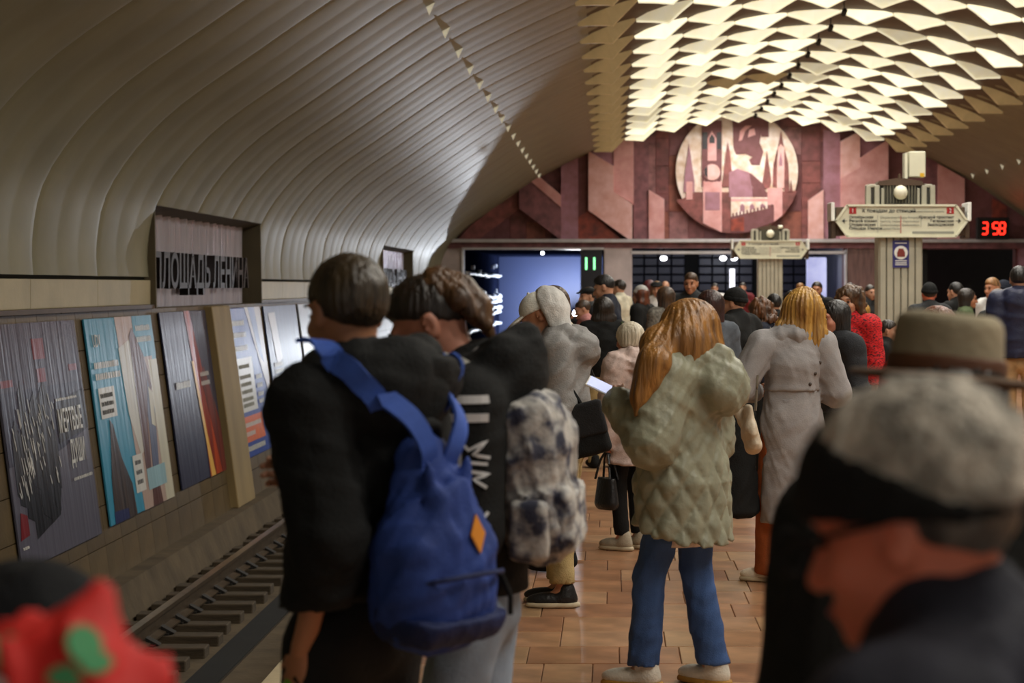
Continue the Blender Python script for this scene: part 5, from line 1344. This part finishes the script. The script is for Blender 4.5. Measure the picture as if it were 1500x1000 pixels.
# ------------------------------------------------------------------ foreground: felt hat, knitted cap, red kerchief, black hood
p = person('person in brown felt hat and black coat seen from behind', 1382, 3.07, 8)
s = Sk(1.665, head=(.1, .02, .1), feet=((-.1, 0, .1), (.1, 0, -.1)))
body(p, s, skin(), .008, face=False); hair(p, s, H_dark, 'bob', .008, len=.0)
top(p, s, cloth('black_coat', (30, 31, 30)), 'coat', .065, .5, h=.013, wr_amp=.008, flare=.02, slt=.02)
legs(p, s, BLK); shoes(p, s, BLK)
hp = lambda x, y, z: s.hc + s.Rh @ np.array((x, y, z))
FELT = mat('felt', (168, 156, 130), .95, .1, 10, .2, 60)
S_ = Sdf(); S_.ecap(hp(0, -.01, .055), hp(0, -.01, .115), (.088, .1), (.083, .098), s.Rh @ np.array((1, 0, 0)), .02); S_.cut(hp(0, 0, .158), s.Rh @ np.array((0, 0, 1)), .03); S_.ell(hp(0, -.01, .17), (.05, .075, .022), s.Rh, .03, 's'); S_.cut(hp(0, 0, .04), s.Rh @ np.array((0, 0, -1)))
fh = put('felt_hat', S_.mesh('felt_hat', .006), FELT, p)
S_ = Sdf(); S_.ell(hp(0, -.01, .048), (.15, .165, .011), s.Rh); S_.ell(hp(0, -.01, .01), (.128, .142, .036), s.Rh, .01, 's'); put('brim', S_.mesh('brim', .005), mat('felt_brim', (96, 74, 56), .95, .1, 10), fh)
S_ = Sdf(); S_.ecap(hp(0, -.01, .05), hp(0, -.01, .09), (.0925, .1045), (.0915, .1035), s.Rh @ np.array((1, 0, 0)), .01); S_.cut(hp(0, 0, .083), s.Rh @ np.array((0, 0, 1))); S_.cut(hp(0, 0, .046), s.Rh @ np.array((0, 0, -1))); put('hat_band', S_.mesh('hat_band', .005), mat('band_brown', (104, 66, 44), .7, .1, 10), fh)

p = person('person in mottled grey and black knitted cap and glasses, nearest the lens', 1440, 1.82, 60)
s = Sk(1.635, hunch=.02, head=(.0, .2, .0), lean=.02)
body(p, s, skin('red'), .007, face=True)
hp = lambda x, y, z: s.hc + s.Rh @ np.array((x, y, z))
hair(p, s, hairm('greying', (120, 110, 100)), 'short', .007, grow=-.001)
S_ = Sdf(); S_.ell(hp(0, -.018, .035), (.094, .115, .104), s.Rh); S_.cut(hp(0, 0, .02), s.Rh @ np.array((0, .1, -1)))
kc = put('knitted_cap', S_.mesh('knitted_cap', .006, wrink(.004, 6, .03)), mat('mottled_wool', (226, 216, 200), .95, .3, 26, .8, 90, c2=(140, 134, 124), thr=(.36, .62)), p)
S_ = Sdf(); S_.ell(hp(0, -.016, .032), (.1, .122, .106), s.Rh); S_.cut(hp(0, 0, .012), s.Rh @ np.array((0, .14, -1))); S_.cut(hp(0, 0, .065), s.Rh @ np.array((0, -.62, 1)))
put('turn_up', S_.mesh('turn_up', .006, wrink(.003, 7, .03)), cloth('black_wool', (22, 22, 21), bump=.5), kc)
gl = MB()
for sx in (-1, 1):
    gl.tube([hp(sx * .082, -.02, .012), hp(sx * .078, .05, .006), hp(sx * .062, .105, .0)], .0032, 6)
    gl.tube([hp(sx * .034 + .026 * math.cos(t_), .112, -.006 + .021 * math.sin(t_)) for t_ in np.linspace(0, 2 * pi, 17)], .0028, 6)
gl.tube([hp(-.01, .113, .0), hp(.01, .113, .0)], .0025, 6).put('glasses', M_dark, p, smooth=True)
top(p, s, cloth('navy_coat', (44, 44, 54)), 'coat', .06, .6, h=.011, wr_amp=.007, slt=.02, neckr=.085, extra=(('chain', [s.neck + np.array((-.1, .05, -.05)), s.neck + np.array((-.09, -.06, .0)), s.neck + np.array((0, -.12, .03)), s.neck + np.array((.09, -.06, .02))], [.03, .04, .045, .04], .02),))
S_ = Sdf(); S_.ell(s.neck + np.array((0, -.15, -.09)), (.15, .07, .1), None, .03); put('fleece_hood', S_.mesh('fleece_hood', .009, wrink(.008, 3, .07)), cloth('fleece', (150, 146, 152)), p)
legs(p, s, BLK); shoes(p, s, BLK)

p = person('person in bright red kerchief with green pattern at the lower left', 50, 1.56, 15)
s = Sk(1.45, head=(.1, .05, 0))
body(p, s, skin(), .012, face=False)
hp = lambda x, y, z: s.hc + s.Rh @ np.array((x, y, z))
S_ = Sdf(); S_.ell(hp(0, -.02, .02), (.086, .105, .1), s.Rh); S_.ecap(hp(0, -.03, -.05), s.neck + np.array((0, -.04, -.07)), (.085, .09), (.16, .13), k=.06); S_.chain([hp(.03, -.06, .1), hp(.045, -.05, .14)], [.04, .012], .04); S_.ell(hp(0, .11, -.04), (.066, .07, .1), s.Rh, .02, 's')
S_.chain([hp(-.08, -.05, .06), hp(.0, -.12, .02), hp(.08, -.07, .07)], [.02, .025, .02], .02)
KR = mat('red_kerchief', (222, 34, 26), .7, .06, 20)
kr = put('kerchief', S_.mesh('kerchief', .007, wrink(.012, 27, .07)), KR, p)
tk = bvh(kr)
GRN = mat('green_print', (76, 160, 104), .7, .1, 10)
Rk = random.Random(4)
for i in range(26):
    a = Rk.uniform(-1.2, .7); z_ = Rk.uniform(-.03, .12); dr = Vector((-math.sin(a), math.cos(a), 0)); c_, n_, _, _ = tk.ray_cast(Vector(hp(0, -.03, 0)) - dr * .6 + Vector((0, 0, z_)), dr)
    if c_ is None: continue
    q_ = n_.to_track_quat('Z', 'Y'); r_ = Rk.uniform(.008, .02); el_ = Rk.uniform(.4, 1)
    MB().prism([c_ + n_ * .001 + q_ @ Vector((r_ * math.cos(t_), r_ * el_ * math.sin(t_), 0)) for t_ in np.linspace(0, 2 * pi, 10)[:-1]], n_ * .003).put('leaf_print', GRN if i % 5 else M_white, kr)
top(p, s, cloth('black_coat', (30, 31, 30)), 'coat', .05, .4, h=.016); legs(p, s, BLK); shoes(p, s, BLK)
p = person('person in black hood at the lower left edge beyond the red kerchief', 48, 2.3, 30)
s = Sk(1.385, head=(.2, .1, 0)); body(p, s, skin(), .014, face=False); hp = lambda x, y, z: s.hc + s.Rh @ np.array((x, y, z))
S_ = Sdf(); S_.ell(hp(0, -.02, .02), (.1, .115, .108), s.Rh); S_.ecap(hp(0, -.03, -.05), s.neck, (.1, .1), (.12, .1), k=.05); S_.ell(hp(0, .11, -.04), (.066, .07, .1), s.Rh, .02, 's'); put('hood', S_.mesh('hood', .01, wrink(.006, 2, .08)), cloth('black_hood', (24, 25, 28)), p)
top(p, s, cloth('black_hood', (24, 25, 28)), 'coat', .06, .5, h=.016); legs(p, s, BLK); shoes(p, s, BLK)

# ------------------------------------------------------------------ the crowd behind
CR = cloth('cream', (206, 200, 178)); RED = cloth('red_knit', (196, 30, 36)); GRN2 = cloth('olive_green', (84, 96, 66)); PNK = cloth('dusty_pink', (190, 130, 126)); WHT = cloth('white', (220, 220, 218)); BRN = cloth('brown', (96, 66, 48)); TAN = cloth('tan', (176, 146, 106)); BUR = cloth('burgundy', (110, 40, 46)); DG2 = cloth('slate', (84, 90, 98))
UP = ((-.1, -.05, -1), (.3, .7, .7)); UPR = ((.1, -.05, -1), (-.3, .7, .7)); FW = ((-.12, -.05, -1), (.2, .95, 0)); FWR = ((.12, -.05, -1), (-.2, .95, 0))


def extra(label, x, d, yaw, H, hs, hm, tm, lm=BLK, hy=0, hpit=.05, L=None, R=None, sm='fair', hat=None, hatm=BLK, tname='jacket', group=None, after=None, hopt={}, hood=False, hem=None, face=True, **k):
    p = person(label, x, d, yaw, group); s = Sk(H, head=(hy, hpit, 0), L=L, R=R, lean=k.pop('lean', 0), hunch=k.pop('hunch', 0))
    hf = .008 if d < 14 else (.0105 if d < 26 else .014)
    body(p, s, skin(sm), hf, face=face)
    if hs: hair(p, s, hm, hs, hf, seed=int(x), **hopt)
    if hat: cap_hat(p, s, hatm, hat, h=hf)
    top(p, s, tm, tname, k.pop('t', .045), hem or .52 * H, h=.014 if d < 17 else .018, hood=hood, wr_amp=.008, seed=int(x) % 90, slt=.01, **k)
    legs(p, s, lm, h=.018); shoes(p, s, BLK, h=.014)
    if after: after(p, s)
    return p, s


extra('person with cropped dark hair in navy jacket by the pale pilaster', 891, 20.5, 78, 1.86, 'cropped', H_black, NAVY, hpit=.25)
extra('person in cream jacket behind the navy-jacketed one at the pilaster', 909, 30, 60, 1.84, 'short', H_dark, CR)
extra('person in flat cap raising a hand at the tunnel mouth', 864, 25, 112, 1.73, 'short', H_dark, DGREY, hat='flat', L=UP, R=UPR)
extra('person in dusty pink top left of the long dark hair', 858, 23, 100, 1.58, 'short', H_brown, PNK, L=FW, hpit=.3)
pp, ss = extra('person with long straight dark hair in black jacket and pale trousers', 884, 18.6, 14, 1.63, 'long', H_dark, BLK, KHAKI, hopt={'grow': .012, 'len': .42})
fb = like(pp, 'floral_bag', 'green and white floral bag on the dark-haired one in black jacket', 'bag')
S_ = Sdf(); S_.ecap((.2, -.12, 1.15), (.2, -.12, .95), (.05, .09), (.07, .12), k=.03); put('bag_body', S_.mesh('bag_body', .014, wrink(.008, 3, .1)), mat('floral_cloth', (196, 200, 180), .8, .3, 22, c2=(60, 96, 50), thr=(.42, .56)), fb); MB().tube([(.2, -.12, 1.22), (.16, -.06, 1.36)], .012, 6).put('strap', GRN2, fb)
extra('person in pale grey knitted hat and black coat with brown hair below', 941, 26, 60, 1.74, 'long', H_red, BLK, hat='beanie', hatm=cloth('pale_knit', (196, 194, 190), bump=.6), hopt={'len': .24})
extra('person with dark red hair just beyond the pale knitted hat', 951, 33, 30, 1.84, 'bob', hairm('wine', (110, 44, 50)), DGREY)
extra('person in black cap facing the lens with long light brown hair', 962, 31, 175, 1.82, 'long', H_gold, WHT, hat='flat', hopt={'len': .25})
extra('bald person far back between two brown heads', 975, 42, 170, 1.85, None, None, BLK)
extra('person with big brown hair in grey patterned coat before the passage', 976, 23, 30, 1.72, 'bob', H_mid, cloth('grey_pattern', (120, 116, 108), .4, scale=40), hopt={'grow': .012, 'len': .05})
extra('person in dark jacket with short hair facing the lens, tallest in the crowd', 1013, 24.5, 165, 1.905, 'cropped', H_brown, DGREY, sm='tan', hopt={})
pp, ss = extra('person with dark auburn hair and two silver hair clips in grey padded jacket', 1042, 15, 35, 1.7, 'bob', hairm('dark_auburn', (66, 34, 30)), DG2, hopt={'grow': .01, 'len': .04}, t=.04)
for x_ in (.03, .075): MB().tube([ss.hc + ss.Rh @ np.array((x_, -.115 + x_ * .5, .05)), ss.hc + ss.Rh @ np.array((x_ + .008, -.115 + x_ * .5, -.02))], .005, 6).put('hair_clip', M_white, pp)
extra('person in black knitted hat and long black coat beside the auburn hair', 1080, 16.4, 50, 1.72, 'short', H_black, BLK, hat='beanie', hem=.5, t=.07, hy=.2)
pp, ss = extra('person with curly brown hair in navy jacket looking down with pale strap', 1120, 17.6, 72, 1.63, 'curly', hairm('gingerbrown', (120, 76, 42)), NAVY, hpit=.4, sm='tan')
MB().tube(smooth_path([(-.1, .06, 1.2), (-.12, .02, 1.345), (-.1, -.09, 1.3), (-.08, -.13, 1.15)], 4), .018, 6).put('pale_strap', CR, pp)
extra('person with dark hair right behind the curly-haired one in navy', 1135, 21, 20, 1.66, 'short', H_black, BLK)
extra('person in white top far back left of the black knitted hat', 1047, 48, 175, 1.8, 'short', H_dark, WHT)
extra('person in red top far back left of the small sign pillar', 1088, 45, 170, 1.82, 'short', H_dark, BUR, L=UP)
extra('person with long dark hair just right of the small sign pillar', 1161, 19.4, 0, 1.7, 'long', H_black, BLK, hopt={'len': .3})
extra('fair-haired bald person behind the long dark hair by small pillar', 1172, 38, 175, 1.79, 'cropped', H_gold, TAN)
extra('person with short dark hair peeking above the blond wavy hair', 1197, 30, 165, 1.81, 'short', H_dark, BLK, sm='tan')
pp, ss = extra('person with big curly brown hair in red patterned sweater', 1247, 16, 148, 1.745, 'curly', hairm('curl', (104, 74, 46), (44, 30, 20)), mat('red_pattern', (206, 28, 34), .85, .1, 60, .3, 90, c2=(70, 16, 24), stretch=(1, 1, 2.2), thr=(.42, .5)), DJEAN, tname='patterned_sweater', hpit=.1, hopt={'extra': ()})
extra('person with chin-length dark hair in charcoal jacket before the red sweater', 1228, 13.2, 118, 1.645, 'bob', H_black, cloth('charcoal', (44, 46, 50)), hpit=.1, sm='pink')
extra('person in dark coat before the pink lit shop window', 1246, 36, 10, 1.8, 'short', H_black, BLK)
extra('person in dark jacket just left of the large sign pillar', 1274, 31, 200, 1.76, 'short', H_dark, DGREY)
extra('person with blond hair low in the crowd left of the large pillar', 1266, 26, 20, 1.5, 'bob', H_blond, WHT)
extra('short person with dark hair holding hand to cheek by the large pillar', 1298, 17.4, 250, 1.44, 'short', H_dark, BLK, L=((-.1, .1, -1), (.4, .5, 1)), R=((.1, .2, -1), (-.3, .35, 1)))
pp, ss = extra('person in black cap and grey jacket with white label right of the large pillar', 1362, 22.5, 5, 1.77, 'short', H_dark, DGREY, hat='beanie', sm='red')
MB().span((-.05, -.17, 1.3), (.05, -.155, 1.42)).put('white_label', M_white, pp)
extra('person with short black hair in black jacket in the right portal', 1402, 25, 40, 1.79, 'short', H_black, BLK)
extra('person in olive green top with dark hair facing right', 1414, 23.5, 265, 1.71, 'bob', H_dark, GRN2, sm='tan')
extra('person with cropped fair hair and white shirt under navy jacket', 1456, 24.5, 130, 1.84, 'cropped', hairm('sandy', (190, 140, 90)), WHT, sm='tan')
extra('person in dark blue cap behind the brown-haired one at right', 1472, 26, 60, 1.81, 'short', H_dark, NAVY, hat='beanie', hatm=NAVY)
extra('person with brown hair in dark jacket before the white shirt', 1463, 20.5, 20, 1.71, 'bob', H_mid, BLK, hopt={'len': -.02})
extra('tall person in navy padded jacket and tan trousers at the right edge', 1493, 19, -10, 1.94, 'short', H_black, cloth('navy_puffer', (38, 42, 66), rough=.5), TAN, hood=True, t=.085)
extra('person with auburn hair and red collar beyond the felt hat', 1374, 8.4, 0, 1.655, 'bob', H_red, cloth('red_collar', (190, 40, 30)))
